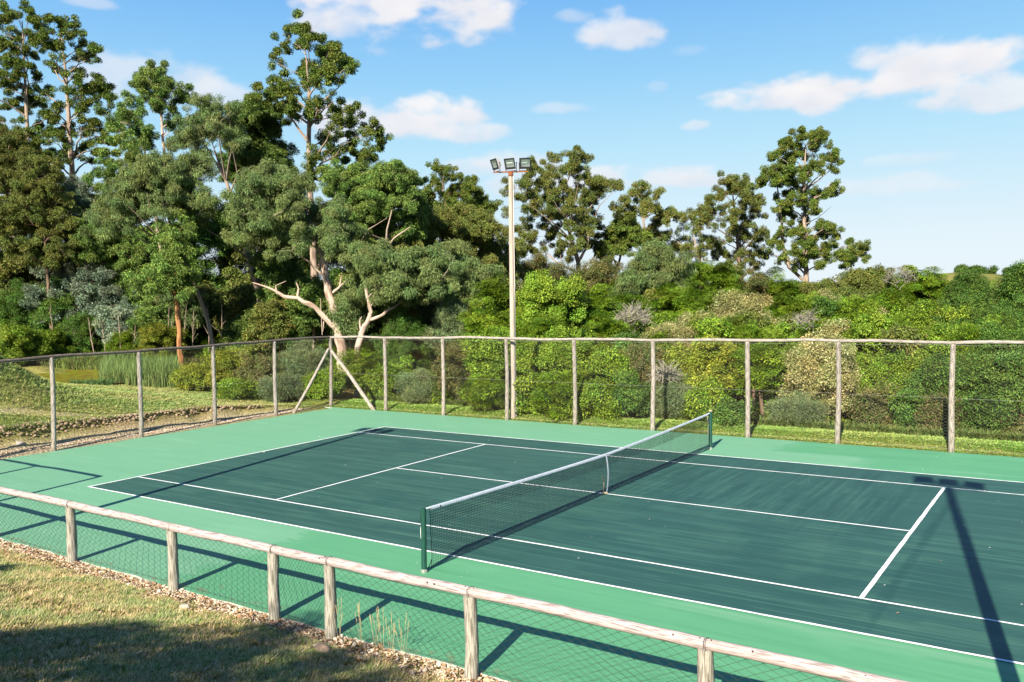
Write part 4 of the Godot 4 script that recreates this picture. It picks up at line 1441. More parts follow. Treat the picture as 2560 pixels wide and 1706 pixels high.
func build_trees() -> void:
	# ---- far left stand
	tree({name = "gum_tree", label = "tall gum with dark tufted crown at the lawn end, beside a pale bare trunk", frame = Z1, depth = 72.0, kind = "gum", bark = "bark_pale", r = 27.0, deep = 3.0, dense = 34.5, tone = 0.9,
		trunk = [[122, 900, 0.5], [120, 560, 0.4], [105, 300, 0.26], [95, 90, 0.10]],
		lobes = [[30, 50], [110, 40], [115, 100], [62, 58], [15, 150], [60, 190], [110, 150], [20, 230], [70, 250], [110, 300], [150, 260], [20, 330], [60, 350], [120, 400], [30, 450], [90, 480], [165, 430], [175, 350], [20, 560], [90, 560], [150, 560], [200, 480], [40, 640], [120, 650], [190, 640], [-30, 100], [-40, 200], [-40, 300], [-50, 420], [-40, 520], [-60, 620]]})
	tree({name = "gum_tree", label = "tall gum with forked pale trunk and airy dark tufts, overtopping the lawn end", frame = Z1, depth = 68.0, kind = "gum", bark = "bark_pale", r = 25.0, deep = 2.8, dense = 34.5, thin = 0.12, echo_share = 0.5,
		trunk = [[318, 900, 0.62], [315, 770, 0.56], [300, 560, 0.44], [285, 330, 0.28], [270, 190, 0.16], [262, 110, 0.08]],
		lobes = [[240, 85, 30], [290, 95], [310, 135], [190, 130, 30], [165, 130], [360, 205], [410, 230, 24], [385, 240], [250, 170], [200, 210, 30], [405, 350, 28], [440, 390, 30], [480, 410, 24], [360, 380], [420, 450, 28], [335, 350], [240, 250, 22], [460, 545, 30], [390, 510, 32], [430, 600, 34], [360, 560, 30], [420, 650, 36], [350, 640, 34], [390, 700, 40], [440, 480, 24], [200, 420, 24], [240, 480, 26], [210, 560, 30], [250, 620, 32], [225, 690, 34], [270, 560, 24], [345, 480, 24], [320, 420, 18], [345, 320, 18]]})
	tree({name = "gum_tree", label = "olive crowned gum leaning out low behind the grass mound", frame = Z1, depth = 66.0, kind = "olive", r = 36.0, deep = 3.5, dense = 26.0, tone = 0.8, bark = "bark_brown",
		trunk = [[40, 1300, 0.4], [40, 1000, 0.34], [50, 750, 0.2]], masses = [[40, 640, 80, 60, 12], [30, 760, 90, 70, 14], [120, 720, 60, 60, 8], [-30, 900, 80, 120, 12]]})
	tree({name = "gum_tree", label = "slim straight gum with olive crown and bare brown trunk behind the pond", frame = Z1, depth = 59.0, kind = "olive", r = 34.0, deep = 2.4, dense = 24.0, bark = "bark_brown", tone = 0.92,
		trunk = [[232, 1545, 0.34], [214, 1320, 0.30], [203, 1150, 0.25], [190, 960, 0.20], [172, 780, 0.10]],
		masses = [[160, 740, 60, 50, 9], [130, 820, 90, 60, 12], [215, 850, 60, 60, 7], [80, 950, 80, 60, 9], [240, 985, 70, 45, 7], [60, 1010, 50, 50, 5], [130, 1100, 80, 40, 7], [260, 1110, 60, 50, 5]]})
	tree({name = "silver_tree", label = "silvery leaved tree with wispy top between the gums at the lawn end", frame = Z1, depth = 64.0, kind = "silver", r = 30.0, deep = 2.6, dense = 28.0, bark = "bark_grey", tone = 0.95,
		trunk = [[285, 1400, 0.3], [280, 1150, 0.24], [300, 850, 0.1]], masses = [[325, 830, 45, 45, 9], [340, 910, 55, 60, 10], [180, 1000, 50, 40, 6], [150, 1050, 60, 50, 6], [300, 1030, 50, 60, 6], [240, 1180, 80, 60, 9]]})
	tree({name = "silver_tree", label = "silvery leaved tree reaching down to the reeds", frame = Z1, depth = 61.0, kind = "silver", r = 34.0, deep = 2.6, dense = 26.0, bark = "bark_grey", tone = 0.85,
		trunk = [[420, 1480, 0.24], [425, 1330, 0.18], [440, 1120, 0.08]], masses = [[470, 1160, 80, 60, 14], [410, 1240, 100, 70, 16], [360, 1330, 90, 50, 10], [130, 1280, 60, 60, 7], [220, 1320, 70, 60, 8], [500, 1280, 60, 70, 9]]})
	tree({name = "gum_tree", label = "slender gum with a bunched crown above a long bare pinkish trunk", frame = Z1, depth = 66.0, kind = "gum_green", bark = "bark_white", r = 29.0, deep = 2.2, dense = 30.0, tone = 0.92,
		trunk = [[735, 900, 0.34], [716, 690, 0.30], [705, 560, 0.24], [695, 440, 0.14], [680, 320, 0.06]], thin = 0.08,
		lobes = [[620, 350], [668, 290], [705, 320], [650, 395], [700, 390], [738, 400], [680, 445], [740, 450], [610, 340], [640, 320], [720, 355], [660, 350], [805, 385, 24], [820, 420, 24], [790, 440, 20], [620, 430, 24], [770, 520, 18], [760, 560, 16]]})
	tree({name = "gum_tree", label = "bushy gum with stepped green crown filling the gap left of the slender gum", frame = Z1, depth = 63.0, kind = "gum_green", bark = "bark_pale", r = 32.0, deep = 2.8, dense = 26.0,
		trunk = [[700, 1100, 0.36], [660, 800, 0.26], [620, 620, 0.16], [570, 480, 0.06]], thin = 0.09,
		lobes = [[560, 425], [530, 470], [575, 495], [515, 530], [600, 540], [645, 585], [540, 590], [585, 620], [550, 660], [490, 690], [525, 720], [615, 655], [640, 700], [460, 735], [420, 790], [470, 790], [570, 730], [400, 860], [450, 850], [520, 800], [620, 590], [560, 540]]})
	tree({name = "gum_tree", label = "grey green gum with fanning pale branches and a bent pale trunk", frame = Z1, depth = 56.0, kind = "willow_gum", bark = "bark_pale", r = 32.0, deep = 2.6, dense = 26.0, thin = 0.11, reach = 0.95,
		trunk = [[1150, 1450, 0.72], [1130, 1280, 0.6], [1085, 1130, 0.5], [1040, 1020, 0.42], [1010, 890, 0.36], [985, 790, 0.28], [935, 660, 0.18]], limbs = [[[985, 790, 0.2], [930, 690, 0.12, -1.0], [880, 610, 0.07, -2.0], [850, 540, 0.03, -2.6]], [[985, 790, 0.2], [965, 680, 0.12, -1.2], [950, 590, 0.06, -2.2]], [[1000, 850, 0.16], [1035, 760, 0.1, -1.0], [1010, 640, 0.05, -2.2]], [[1085, 1130, 0.2], [1000, 1060, 0.13, -1.6], [900, 1000, 0.06, -2.4]]],
		lobes = [[870, 430], [920, 440], [975, 465], [840, 480], [800, 540], [860, 520], [950, 505], [1000, 520], [830, 590], [985, 560], [905, 480], [810, 600, 26], [850, 640, 24], [1000, 600, 26], [780, 580, 26], [940, 560, 22], [890, 560, 22], [1010, 480, 24]]})
	tree({name = "gum_tree", label = "dense dark green gum close against the tallest gum's trunk", frame = Z1, depth = 63.0, kind = "gum_green", bark = "bark_brown", r = 34.0, deep = 3.0, dense = 28.0, tone = 0.82,
		trunk = [[1130, 1300, 0.5], [1130, 900, 0.4], [1120, 650, 0.2]], masses = [[1070, 500, 40, 30, 5], [1130, 480, 50, 30, 6], [1190, 500, 40, 40, 5], [1080, 590, 60, 70, 10], [1160, 620, 70, 80, 12], [1210, 700, 60, 80, 9], [1060, 720, 70, 60, 9], [1150, 780, 80, 60, 9]]})
	tree({name = "gum_tree", label = "broad grey green gum with feathery rounded crown and thin leaning trunk", frame = Z1, depth = 51.0, kind = "willow_gum", bark = "bark_pale", r = 36.0, deep = 3.0, dense = 24.0, thin = 0.085, reach = 1.0,
		trunk = [[928, 1500, 0.34], [905, 1400, 0.32], [880, 1330, 0.29], [825, 1180, 0.25], [765, 1100, 0.20], [690, 1050, 0.15], [620, 1000, 0.10]],
		limbs = [[[825, 1180, 0.18], [800, 1100, 0.14], [770, 1010, 0.10, -0.8], [740, 920, 0.06, -1.6]], [[765, 1100, 0.12, -0.3], [690, 1030, 0.10, -1.4], [610, 950, 0.07, -2.4], [560, 900, 0.04, -2.9]], [[765, 1100, 0.12, -0.3], [700, 1000, 0.09, -1.6], [650, 900, 0.06, -2.6], [640, 840, 0.03, -3.0]], [[690, 1050, 0.10, -0.5], [600, 990, 0.08, -1.8], [500, 950, 0.04, -2.6]], [[800, 1100, 0.09, -0.5], [720, 960, 0.07, -2.0], [700, 860, 0.04, -2.9]], [[640, 1060, 0.07, -1.0], [560, 1010, 0.05, -2.0], [470, 1000, 0.03, -2.6]]],
		masses = [[690, 755, 110, 40, 18], [600, 830, 100, 55, 16], [540, 920, 90, 45, 12], [780, 820, 90, 60, 14], [850, 720, 60, 35, 7], [480, 970, 60, 40, 7], [680, 880, 110, 50, 10], [860, 880, 70, 60, 7]]})
	tree({name = "gum_tree", label = "low green gum drooping over the dark wood edge", frame = Z1, depth = 60.0, kind = "gum_green", bark = "bark_brown", r = 36.0, deep = 2.6, dense = 24.0, tone = 0.95,
		trunk = [[560, 1400, 0.3], [520, 1200, 0.24], [470, 1050, 0.12]], masses = [[400, 990, 60, 55, 9], [380, 1070, 70, 50, 9], [490, 1070, 80, 50, 10], [590, 1110, 80, 60, 10], [450, 1000, 60, 40, 6]]})
	tree({name = "orange_trunk_tree", label = "smooth orange barked trunk with a short leafy top beside the reeds", frame = Z1, depth = 48.5, kind = "gum_green", bark = "bark_orange", r = 30.0, deep = 1.8, dense = 26.0, tone = 1.1,
		trunk = [[792, 1620, 0.50], [785, 1540, 0.42], [772, 1340, 0.36], [757, 1190, 0.30], [745, 1010, 0.2]],
		masses = [[745, 1100, 60, 60, 9], [760, 1020, 50, 60, 6], [735, 1190, 50, 35, 6], [640, 1210, 55, 40, 6], [800, 1220, 50, 40, 5]]})
	# dark wood behind, so that no sky shows low between the trunks
	var back := [[20, 600, 74], [150, 610, 72], [280, 560, 74], [400, 520, 73], [520, 500, 70], [640, 450, 72], [760, 500, 70], [870, 520, 70], [960, 540, 70], [1060, 590, 72], [90, 780, 66], [230, 760, 66], [360, 740, 66], [480, 720, 64], [600, 690, 64], [720, 700, 62], [830, 680, 62], [940, 700, 60], [1040, 720, 60], [30, 860, 63], [-20, 700, 70], [-10, 800, 64], [120, 840, 64], [5, 560, 66], [-30, 480, 70], [1090, 640, 64]]
	for k in back.size():
		var b: Array = back[k]
		bush(b[0], b[1], 100.0 + (k % 3) * 14.0, b[2], ["gum_green", "dark", "olive"][k % 3], ["dull green gum standing in the wood behind the taller gums", "dark leaved tree standing in the wood behind the taller gums", "olive leaved gum standing in the wood behind the taller gums"][k % 3], "wood behind the gums", "wood_tree", 1.1, {lobe = 0.24, dense = 34.0, leaf = 1.7, body = 3.8, bark = "bark_brown", n = 80, thin = 0.08})
	# ---- centre
	tree({name = "gum_tree", label = "tallest gum with open dark tufts high above the broad white trunk", frame = Z2, depth = 60.0, kind = "gum", bark = "bark_pale", r = 27.0, deep = 2.6, dense = 34.5, thin = 0.13, echo_share = 0.5,
		trunk = [[312, 980, 0.62], [302, 800, 0.54], [298, 620, 0.44], [300, 500, 0.36], [300, 380, 0.26], [290, 270, 0.15], [275, 170, 0.07]],
		limbs = [[[300, 760, 0.22], [345, 790, 0.18], [400, 700, 0.14], [415, 600, 0.10], [430, 500, 0.06]], [[298, 620, 0.26], [240, 540, 0.18], [190, 470, 0.12]], [[300, 520, 0.2], [350, 450, 0.14], [430, 380, 0.09], [470, 310, 0.04]]],
		lobes = [[230, 120, 30], [280, 105, 30], [325, 130, 28], [200, 185, 30], [255, 200, 30], [310, 175, 26], [385, 185, 28], [405, 205, 24], [138, 262, 24], [385, 255, 24], [420, 270, 26], [465, 270, 28], [487, 292, 18], [280, 285, 30], [320, 300, 28], [290, 335, 26], [380, 320, 22], [350, 300, 20], [390, 375, 24], [130, 360, 26], [105, 405, 26], [190, 350, 32], [70, 440, 22], [165, 405, 28], [250, 390, 24], [345, 430, 24], [410, 450, 32], [470, 480, 30], [435, 500, 26], [185, 465, 34], [290, 480, 30], [330, 480, 24], [400, 560, 26], [450, 555, 26], [520, 545, 30], [595, 570, 32], [612, 595, 24], [370, 622, 26], [480, 620, 32], [510, 605, 24], [560, 650, 34], [480, 680, 28], [540, 690, 24], [440, 720, 30], [330, 670, 22], [340, 740, 26], [230, 460, 24], [225, 410, 22], [425, 670, 24]]})
	tree({name = "white_trunk_tree", girth = 0.41, label = "broad twisted white trunk with a long bare dead limb by the fence corner", frame = Z2, depth = 49.0, kind = "willow_gum", bark = "bark_white", r = 36.0, deep = 2.8, dense = 24.0, thin = 0.11, limb_grow = false,
		trunk = [[445, 1515, 0.78], [432, 1450, 0.70], [405, 1340, 0.58], [380, 1240, 0.50], [365, 1150, 0.44], [345, 1060, 0.38], [320, 990, 0.30], [270, 935, 0.22], [180, 845, 0.12]],
		limbs = [[[425, 1440, 0.46], [385, 1395, 0.38], [325, 1340, 0.32], [250, 1300, 0.28], [190, 1290, 0.22], [130, 1255, 0.15], [55, 1232, 0.07]], [[250, 1300, 0.18], [255, 1260, 0.12], [240, 1220, 0.05]], [[360, 1130, 0.2], [330, 1180, 0.12], [305, 1150, 0.06]], [[385, 1290, 0.2], [430, 1255, 0.16], [460, 1225, 0.05]], [[430, 1255, 0.12], [440, 1215, 0.08], [448, 1180, 0.03]], [[350, 1070, 0.2], [362, 1040, 0.10]], [[160, 1280, 0.12], [155, 1245, 0.07], [200, 1225, 0.03]], [[365, 1400, 0.08], [358, 1460, 0.05], [350, 1300, 0.03]]],
		masses = [[130, 800, 110, 50, 18], [60, 880, 90, 70, 16], [210, 830, 70, 55, 10], [380, 960, 80, 50, 9], [430, 1040, 70, 60, 9], [150, 960, 100, 70, 14], [60, 1000, 80, 60, 10], [250, 1060, 60, 50, 6], [200, 900, 70, 60, 8]]})
	tree({name = "white_trunk_tree", girth = 0.46, label = "low forked white tree with wide grey green crown beside the fence corner", frame = Z2, depth = 46.0, kind = "willow_gum", bark = "bark_white", r = 38.0, deep = 2.6, dense = 24.0, thin = 0.07,
		trunk = [[515, 1530, 0.42], [530, 1450, 0.36], [560, 1395, 0.30], [570, 1360, 0.24], [550, 1270, 0.18], [540, 1215, 0.10]],
		limbs = [[[560, 1395, 0.24], [610, 1380, 0.19], [650, 1350, 0.15], [700, 1322, 0.06]], [[540, 1220, 0.12], [575, 1185, 0.05]], [[530, 1450, 0.14], [520, 1400, 0.09], [530, 1380, 0.04]]],
		masses = [[620, 1130, 110, 45, 15], [700, 1190, 120, 60, 16], [820, 1170, 100, 60, 12], [640, 1240, 110, 45, 9], [780, 1240, 120, 50, 9], [560, 1130, 50, 40, 5], [880, 1230, 80, 50, 6], [900, 1140, 50, 50, 5]]})
	tree({name = "gum_tree", label = "round headed gum with white inner branches behind the grey green crowns", frame = Z2, depth = 56.0, kind = "gum_green", bark = "bark_white", r = 34.0, deep = 3.0, dense = 26.0, thin = 0.10,
		trunk = [[640, 1250, 0.4], [635, 1100, 0.32], [645, 1000, 0.22], [665, 920, 0.12]], limbs = [[[635, 1100, 0.2, -1.5], [670, 1040, 0.14, -2.6], [740, 990, 0.07, -3.2]], [[638, 1190, 0.18, -0.5], [635, 1100, 0.2, -2.0], [640, 1000, 0.15, -3.0], [662, 915, 0.08, -3.4]], [[638, 1190, 0.18], [560, 1120, 0.14, -1.6], [520, 1060, 0.10, -2.8], [560, 1000, 0.06, -3.2], [640, 950, 0.03, -3.4]]],
		masses = [[480, 780, 100, 40, 13], [570, 800, 70, 45, 9], [690, 775, 50, 40, 8], [680, 745, 35, 25, 4], [600, 870, 110, 50, 13], [710, 880, 80, 50, 10], [520, 930, 100, 50, 11], [450, 880, 70, 50, 8], [620, 980, 90, 50, 8], [740, 960, 70, 50, 7], [500, 1020, 80, 50, 8]]})
	tree({name = "gum_tree", label = "sparse dark gum whose thin top shows the sky, beside the floodlight mast", frame = Z2, depth = 68.0, kind = "gum", bark = "bark_brown", r = 22.0, deep = 2.4, dense = 24.0, leaf = 0.85,
		trunk = [[900, 1000, 0.3], [895, 880, 0.22], [880, 790, 0.10]], lobes = [[850, 730], [885, 740], [925, 755], [820, 780], [860, 790], [900, 800], [940, 790], [800, 830], [840, 840], [880, 850], [930, 840], [780, 860], [950, 820]],
		masses = [[1010, 820, 45, 40, 7], [990, 890, 80, 50, 10], [1060, 900, 40, 35, 6], [900, 900, 80, 40, 8], [1100, 905, 15, 12, 2]]})
	tree({name = "gum_tree", label = "olive green gum spreading behind the floodlight mast's left side", frame = Z2, depth = 62.0, kind = "olive", bark = "bark_brown", r = 34.0, deep = 3.0, dense = 24.0,
		trunk = [[920, 1200, 0.3], [915, 1050, 0.22], [900, 950, 0.1]], masses = [[860, 970, 80, 50, 10], [960, 960, 90, 40, 10], [1070, 1010, 90, 60, 12], [900, 1050, 90, 50, 9], [1040, 1100, 100, 60, 11]]})
	# ---- right centre
	tree({name = "gum_tree", label = "wide spreading gum with ragged flat layers right behind the floodlights", frame = Z3, depth = 72.0, kind = "olive", bark = "bark_pale", r = 36.0, deep = 4.0, dense = 32.5, split = 5, loose = 1.2, thin = 0.10, tone = 0.92, echo_share = 0.75,
		trunk = [[650, 1020, 0.6], [640, 930, 0.5], [600, 790, 0.4], [560, 650, 0.28], [540, 480, 0.16], [600, 330, 0.07]],
		limbs = [[[600, 790, 0.2, -1.0], [500, 690, 0.13, -2.6], [380, 600, 0.08, -3.6], [300, 540, 0.04, -4.0]], [[580, 720, 0.16, -1.0], [520, 600, 0.11, -2.8], [460, 480, 0.05, -3.8]], [[560, 650, 0.16, -1.0], [620, 540, 0.10, -2.8], [640, 420, 0.05, -3.8]], [[720, 720, 0.14, -1.0], [780, 560, 0.08, -2.8], [870, 470, 0.04, -3.4]], [[640, 930, 0.35], [700, 830, 0.25], [720, 720, 0.2], [690, 600, 0.14], [780, 510, 0.08]], [[600, 790, 0.3], [520, 740, 0.22], [420, 640, 0.14], [330, 590, 0.08]]],
		lobes = [[640, 210], [690, 230, 26], [600, 250], [490, 240, 26], [580, 290], [640, 295], [370, 290], [420, 315], [345, 320], [270, 400, 26], [190, 410, 24], [180, 465, 24], [178, 600, 22], [320, 380], [400, 380], [480, 350], [560, 340], [620, 360], [700, 390], [760, 400], [805, 400, 26], [880, 400, 26], [900, 425, 20], [800, 440], [740, 460], [690, 490], [620, 450], [540, 430], [460, 440], [380, 450], [330, 500], [280, 500, 28], [420, 520], [500, 520], [580, 520], [650, 560], [780, 490], [360, 590], [300, 570, 28], [440, 600], [520, 600], [600, 640], [680, 620], [740, 620], [320, 680], [420, 680], [500, 700], [600, 700], [700, 680], [350, 770], [450, 770], [550, 770], [650, 760], [750, 730], [300, 850], [400, 850], [520, 850], [620, 850], [250, 720], [260, 800], [700, 800], [760, 820]]})
	tree({name = "gum_tree", label = "domed olive gum on a thin stem, a gap of sky to its left", frame = Z3, depth = 78.0, kind = "olive", bark = "bark_pale", r = 32.0, deep = 3.0, dense = 32.5, split = 5, loose = 1.2, thin = 0.09, tone = 1.05,
		trunk = [[1075, 830, 0.34], [1068, 680, 0.26], [1058, 560, 0.16], [1050, 460, 0.07]],
		lobes = [[1050, 430], [1000, 465], [1100, 450], [1150, 490], [960, 500], [930, 560], [1050, 500], [1120, 540], [900, 610], [980, 580], [1080, 600], [1140, 590], [870, 560, 20], [1200, 600, 28], [1180, 640, 28], [1240, 600, 26], [1280, 610, 24], [1310, 615, 14], [1210, 670, 28], [1150, 660], [1110, 720], [1060, 740], [1160, 730]]})
	tree({name = "gum_tree", label = "small dark gum under the domed gum's shoulder", frame = Z3, depth = 74.0, kind = "gum", bark = "bark_brown", r = 34.0, deep = 2.4, dense = 26.0,
		trunk = [[890, 980, 0.3], [930, 860, 0.22], [950, 740, 0.1]], masses = [[950, 690, 60, 40, 10], [910, 740, 60, 50, 9], [1000, 760, 60, 50, 9], [930, 820, 70, 40, 8], [830, 850, 70, 50, 8]]})
	tree({name = "gum_tree", label = "thin twiggy gum with bare pale boughs between the domed and the brown gums", frame = Z3, depth = 80.0, kind = "olive", bark = "bark_white", r = 27.0, deep = 2.4, dense = 16.0, thin = 0.11, tone = 1.05, reach = 1.0,
		trunk = [[1440, 920, 0.3], [1420, 840, 0.22], [1380, 740, 0.12]], limbs = [[[1420, 840, 0.16], [1330, 830, 0.12], [1250, 760, 0.06]], [[1440, 900, 0.14], [1330, 870, 0.1], [1230, 850, 0.05]]],
		lobes = [[1350, 640], [1390, 660], [1330, 680], [1400, 720], [1260, 740], [1220, 760], [1320, 790], [1380, 800], [1200, 800], [1280, 820], [1440, 780], [1430, 840], [1240, 860], [1350, 860]]})
	tree({name = "gum_tree", label = "massive brown tinged gum next to the tall right hand gum", frame = Z3, depth = 75.0, kind = "olive", bark = "bark_brown", r = 37.0, deep = 4.0, dense = 31.2, split = 5, loose = 1.2, thin = 0.10, tone = 0.86, echo_share = 0.75,
		trunk = [[1700, 1050, 0.6], [1690, 850, 0.5], [1670, 650, 0.3], [1650, 480, 0.12]],
		lobes = [[1600, 375, 28], [1640, 400], [1690, 395], [1750, 420], [1560, 450], [1640, 460], [1720, 480], [1790, 470], [1530, 520], [1600, 540], [1700, 560], [1780, 540], [1440, 590, 30], [1500, 610], [1560, 620], [1650, 640], [1750, 640], [1450, 680], [1540, 700], [1640, 720], [1740, 720], [1500, 790], [1600, 800], [1720, 800], [1560, 870], [1820, 600], [1830, 700], [1640, 880], [1740, 890], [1820, 800], [1850, 880], [1490, 560, 24], [1840, 520, 26], [1680, 960], [1800, 960]]})
	tree({name = "gum_tree", label = "tall right hand gum with a straight pinkish trunk and tiered open crown", frame = Z4, depth = 76.0, kind = "gum", bark = "bark_pale", r = 33.0, deep = 2.8, dense = 35.0, split = 5, loose = 1.2, thin = 0.11, tone = 1.05, echo_share = 0.75,
		trunk = [[566, 1090, 0.62], [560, 940, 0.55], [555, 720, 0.46], [552, 500, 0.36], [555, 300, 0.24], [562, 160, 0.10]],
		limbs = [[[556, 1060, 0.3], [450, 960, 0.34], [415, 830, 0.34], [405, 700, 0.28], [395, 560, 0.2], [370, 400, 0.1]], [[555, 460, 0.2], [620, 390, 0.12], [700, 320, 0.08], [750, 260, 0.04]], [[552, 600, 0.18], [640, 530, 0.12], [760, 470, 0.05]], [[560, 680, 0.10], [640, 640, 0.06], [735, 560, 0.025]]],
		lobes = [[570, 80], [500, 100], [640, 90], [660, 115], [445, 140], [540, 140], [605, 150], [360, 225], [400, 210], [480, 235], [530, 210], [725, 220], [755, 255], [690, 262], [640, 270], [610, 300, 26], [450, 290], [480, 335], [575, 340, 26], [520, 380], [320, 330], [370, 330], [295, 380], [350, 390], [410, 400], [470, 420], [540, 450, 26], [600, 465, 24], [750, 430, 28], [770, 462, 24], [695, 480, 26], [640, 495, 28], [480, 500], [440, 520], [520, 530, 26], [580, 545, 22], [395, 480], [385, 560], [605, 590, 24], [420, 620], [480, 620, 28], [560, 640, 20], [655, 680, 28], [700, 700], [640, 740], [765, 740, 28], [720, 785], [560, 740], [510, 780], [600, 790], [480, 740], [680, 830], [740, 850], [620, 850], [560, 830], [500, 840], [700, 900], [860, 820], [920, 820], [900, 870], [830, 870], [945, 860, 24], [850, 910], [790, 900], [560, 900], [480, 910], [640, 930], [400, 760], [360, 800], [330, 870], [400, 900]]})

func build_bushes() -> void:
	var F := 1.088
	var feath := {layered = 0.6, flat = 0.55, dense = 30.0, lobe = 0.34}
	# hillside beyond the far fence, back to front; x, top y and half width in the picture's own display units
	var rows := [
		# far
		[1130, 560, 60, 64, "olive", "olive bush by the floodlight mast, high on the far slope"], [1250, 580, 60, 66, "brownish", "brown tinged thicket under the wide spreading gum"], [1370, 590, 60, 66, "brownish", "brown tinged thicket below the domed gum"],
		[1500, 560, 75, 60, "willow_gum", "pale olive rounded tree below the thin twiggy gum"], [1625, 595, 70, 64, "feather", "bright feathery tree under the massive brown gum's left edge"], [1720, 620, 60, 64, "brownish", "dull brown scrub at the massive brown gum's foot"], [1800, 625, 60, 64, "feather", "feathery green tree at the tall right hand gum's foot, left side"],
		[1900, 640, 60, 62, "olive", "olive scrub at the tall right hand gum's foot, right side"], [1985, 612, 55, 66, "olive", "dull olive tree beyond the tall right hand gum on the skyline"], [2060, 604, 60, 70, "feather", "flat topped feathery tree on the skyline with bare grey boughs"], [2140, 622, 55, 68, "feather", "rounded feathery tree on the skyline"], [2222, 625, 48, 60, "dark", "dark dense rounded tree on the skyline before the field"], [2352, 605, 50, 46, "dark", "dark leafy tree standing tallest at the field's edge"],
		# middle
		[1095, 600, 60, 56, "willow_gum", "grey green bush below the sparse gum"], [1130, 640, 55, 52, "feather", "feathery green bush left of the floodlight mast"], [1265, 625, 80, 47, "broad", "light green broad leaved tree just right of the mast"], [1350, 665, 70, 50, "feather", "feathery layered tree right of the light green one"], [1420, 660, 65, 54, "feather", "feathery layered tree below the pale olive rounded one"],
		[1560, 650, 70, 54, "feather", "dark feathery canopy in the middle of the far slope"], [1650, 670, 65, 52, "feather", "feathery canopy beside the cream flowered one"], [1710, 665, 70, 50, "cream", "cream flowered tree high on the slope"], [1830, 672, 65, 54, "feather", "feathery canopy below the tall right hand gum"], [1930, 680, 75, 52, "feather", "broad feathery canopy right of the tall gum's foot"], [2040, 660, 80, 54, "feather", "wide layered canopy under the skyline trees"], [2120, 690, 70, 46, "broad", "leafy green canopy with warm tips on the slope"], [2230, 675, 70, 50, "dark", "dark dense canopy below the dark skyline tree"], [2310, 700, 60, 44, "dark", "dark leafy tree leaning from the picture's field side"],
		[1050, 690, 60, 46, "greyfine", "grey twiggy bush between the white tree and the mast"], [1115, 700, 60, 44, "feather", "feathery bush low beside the mast"], [1220, 715, 60, 43, "feather", "layered feathery bush low right of the mast"], [1300, 745, 60, 40, "broad", "bright broad leaved bush under the light green tree"], [1390, 730, 60, 42, "feather", "feathery bush beside the bleached shrub"], [1530, 740, 60, 42, "cream", "cream tinged bush in the slope's hollow"], [1610, 710, 65, 44, "cream", "pale flowered bush over the yellow green ones"], [1690, 730, 60, 42, "feather", "dark green feathery bush over the fence"], [1790, 735, 65, 44, "broad", "mid green bush above the cream flowered dome"], [1900, 735, 65, 42, "feather", "bright feathery bush above the cream flowered dome's right"], [2000, 720, 70, 40, "broad", "bright green rounded canopy above the fence rail"], [2110, 730, 75, 38, "broad", "leafy tree with grey forked boughs above the fence rail"], [2220, 745, 70, 38, "broad", "leafy green canopy above the fence's last bays"], [2320, 740, 70, 36, "dark", "dark leafy canopy over the fence's last bays"],
		# near the fence
		[1060, 790, 55, 36, "brownish", "brown and green thicket behind the second bay from the corner"], [1130, 775, 55, 35, "broad", "leafy green bush left of the mast's foot"], [1230, 775, 60, 35, "broad", "leafy green bush right of the mast's foot"], [1310, 790, 60, 33.5, "broad", "bright leafy bush in the bay right of the mast"], [1400, 790, 60, 33, "broad", "bright leafy bush two bays right of the mast"], [1480, 800, 50, 33, "brownish", "brown tipped bush by the pale post before the net post"], [1550, 780, 60, 33, "yellow", "yellow green bush behind the far net post"], [1640, 775, 55, 32, "yellow", "yellow green bush right of the far net post"], [1700, 800, 50, 32, "feather", "dark green bush between the yellow green and cream ones"], [1760, 790, 45, 31, "feather", "rounded green bush left of the cream flowered dome"],
		[1975, 790, 70, 33, "broad", "dense green bush right of the cream flowered dome"], [2070, 790, 70, 32, "broad", "open leafy tree with thin grey trunks behind the fence"], [2160, 810, 60, 30, "dark", "dark leaved bush behind the fence's last post"], [2250, 800, 60, 30, "dark", "dark leafy bush past the fence's last post"], [2330, 820, 60, 29, "dark", "dark leafy bush at the end of the fence"],
		# at the foot of the fence
		[830, 800, 50, 41, "feather", "green bush right behind the fence corner"], [900, 815, 50, 39, "broad", "leafy bush behind the first bay from the corner"], [960, 870, 38, 36.5, "greyfine", "fine leaved grey bush behind the first bay's foot"], [1000, 850, 40, 37, "feather", "low green bush behind the second bay"], [1110, 880, 45, 33.5, "feather", "low leafy bush by the mast's left foot"], [1215, 870, 50, 32.5, "broad", "low leafy bush by the mast's right foot"], [1290, 880, 45, 31.5, "feather", "low leafy bush at the foot of the third bay past the mast"], [1370, 885, 45, 31, "broad", "low leafy bush where a spiky tuft grows"], [1450, 895, 45, 30.5, "dark", "low leafy bush at the foot of the pale post"], [1545, 880, 45, 30.5, "greyfine", "bare twigged bush under the yellow green one"], [1620, 900, 45, 29.5, "broad", "low leafy bush behind the far net post's foot"], [1690, 920, 38, 28.5, "dark", "low dark bush at the foot of the fence beyond the net"], [1830, 895, 50, 28.5, "greyfine", "dark fine leaved bush before the cream flowered dome"],
		[2010, 930, 50, 28, "brownish", "brownish low scrub right of the cream flowered dome"], [2090, 920, 50, 27.5, "dark", "low dark scrub before the thin grey trunks"], [2170, 930, 50, 26.5, "brownish", "brownish low scrub at the last post's foot"], [2260, 930, 55, 26, "dark", "low dark scrub past the last post's foot"], [2340, 950, 50, 25.5, "brownish", "brownish low scrub at the end of the fence"],
	]
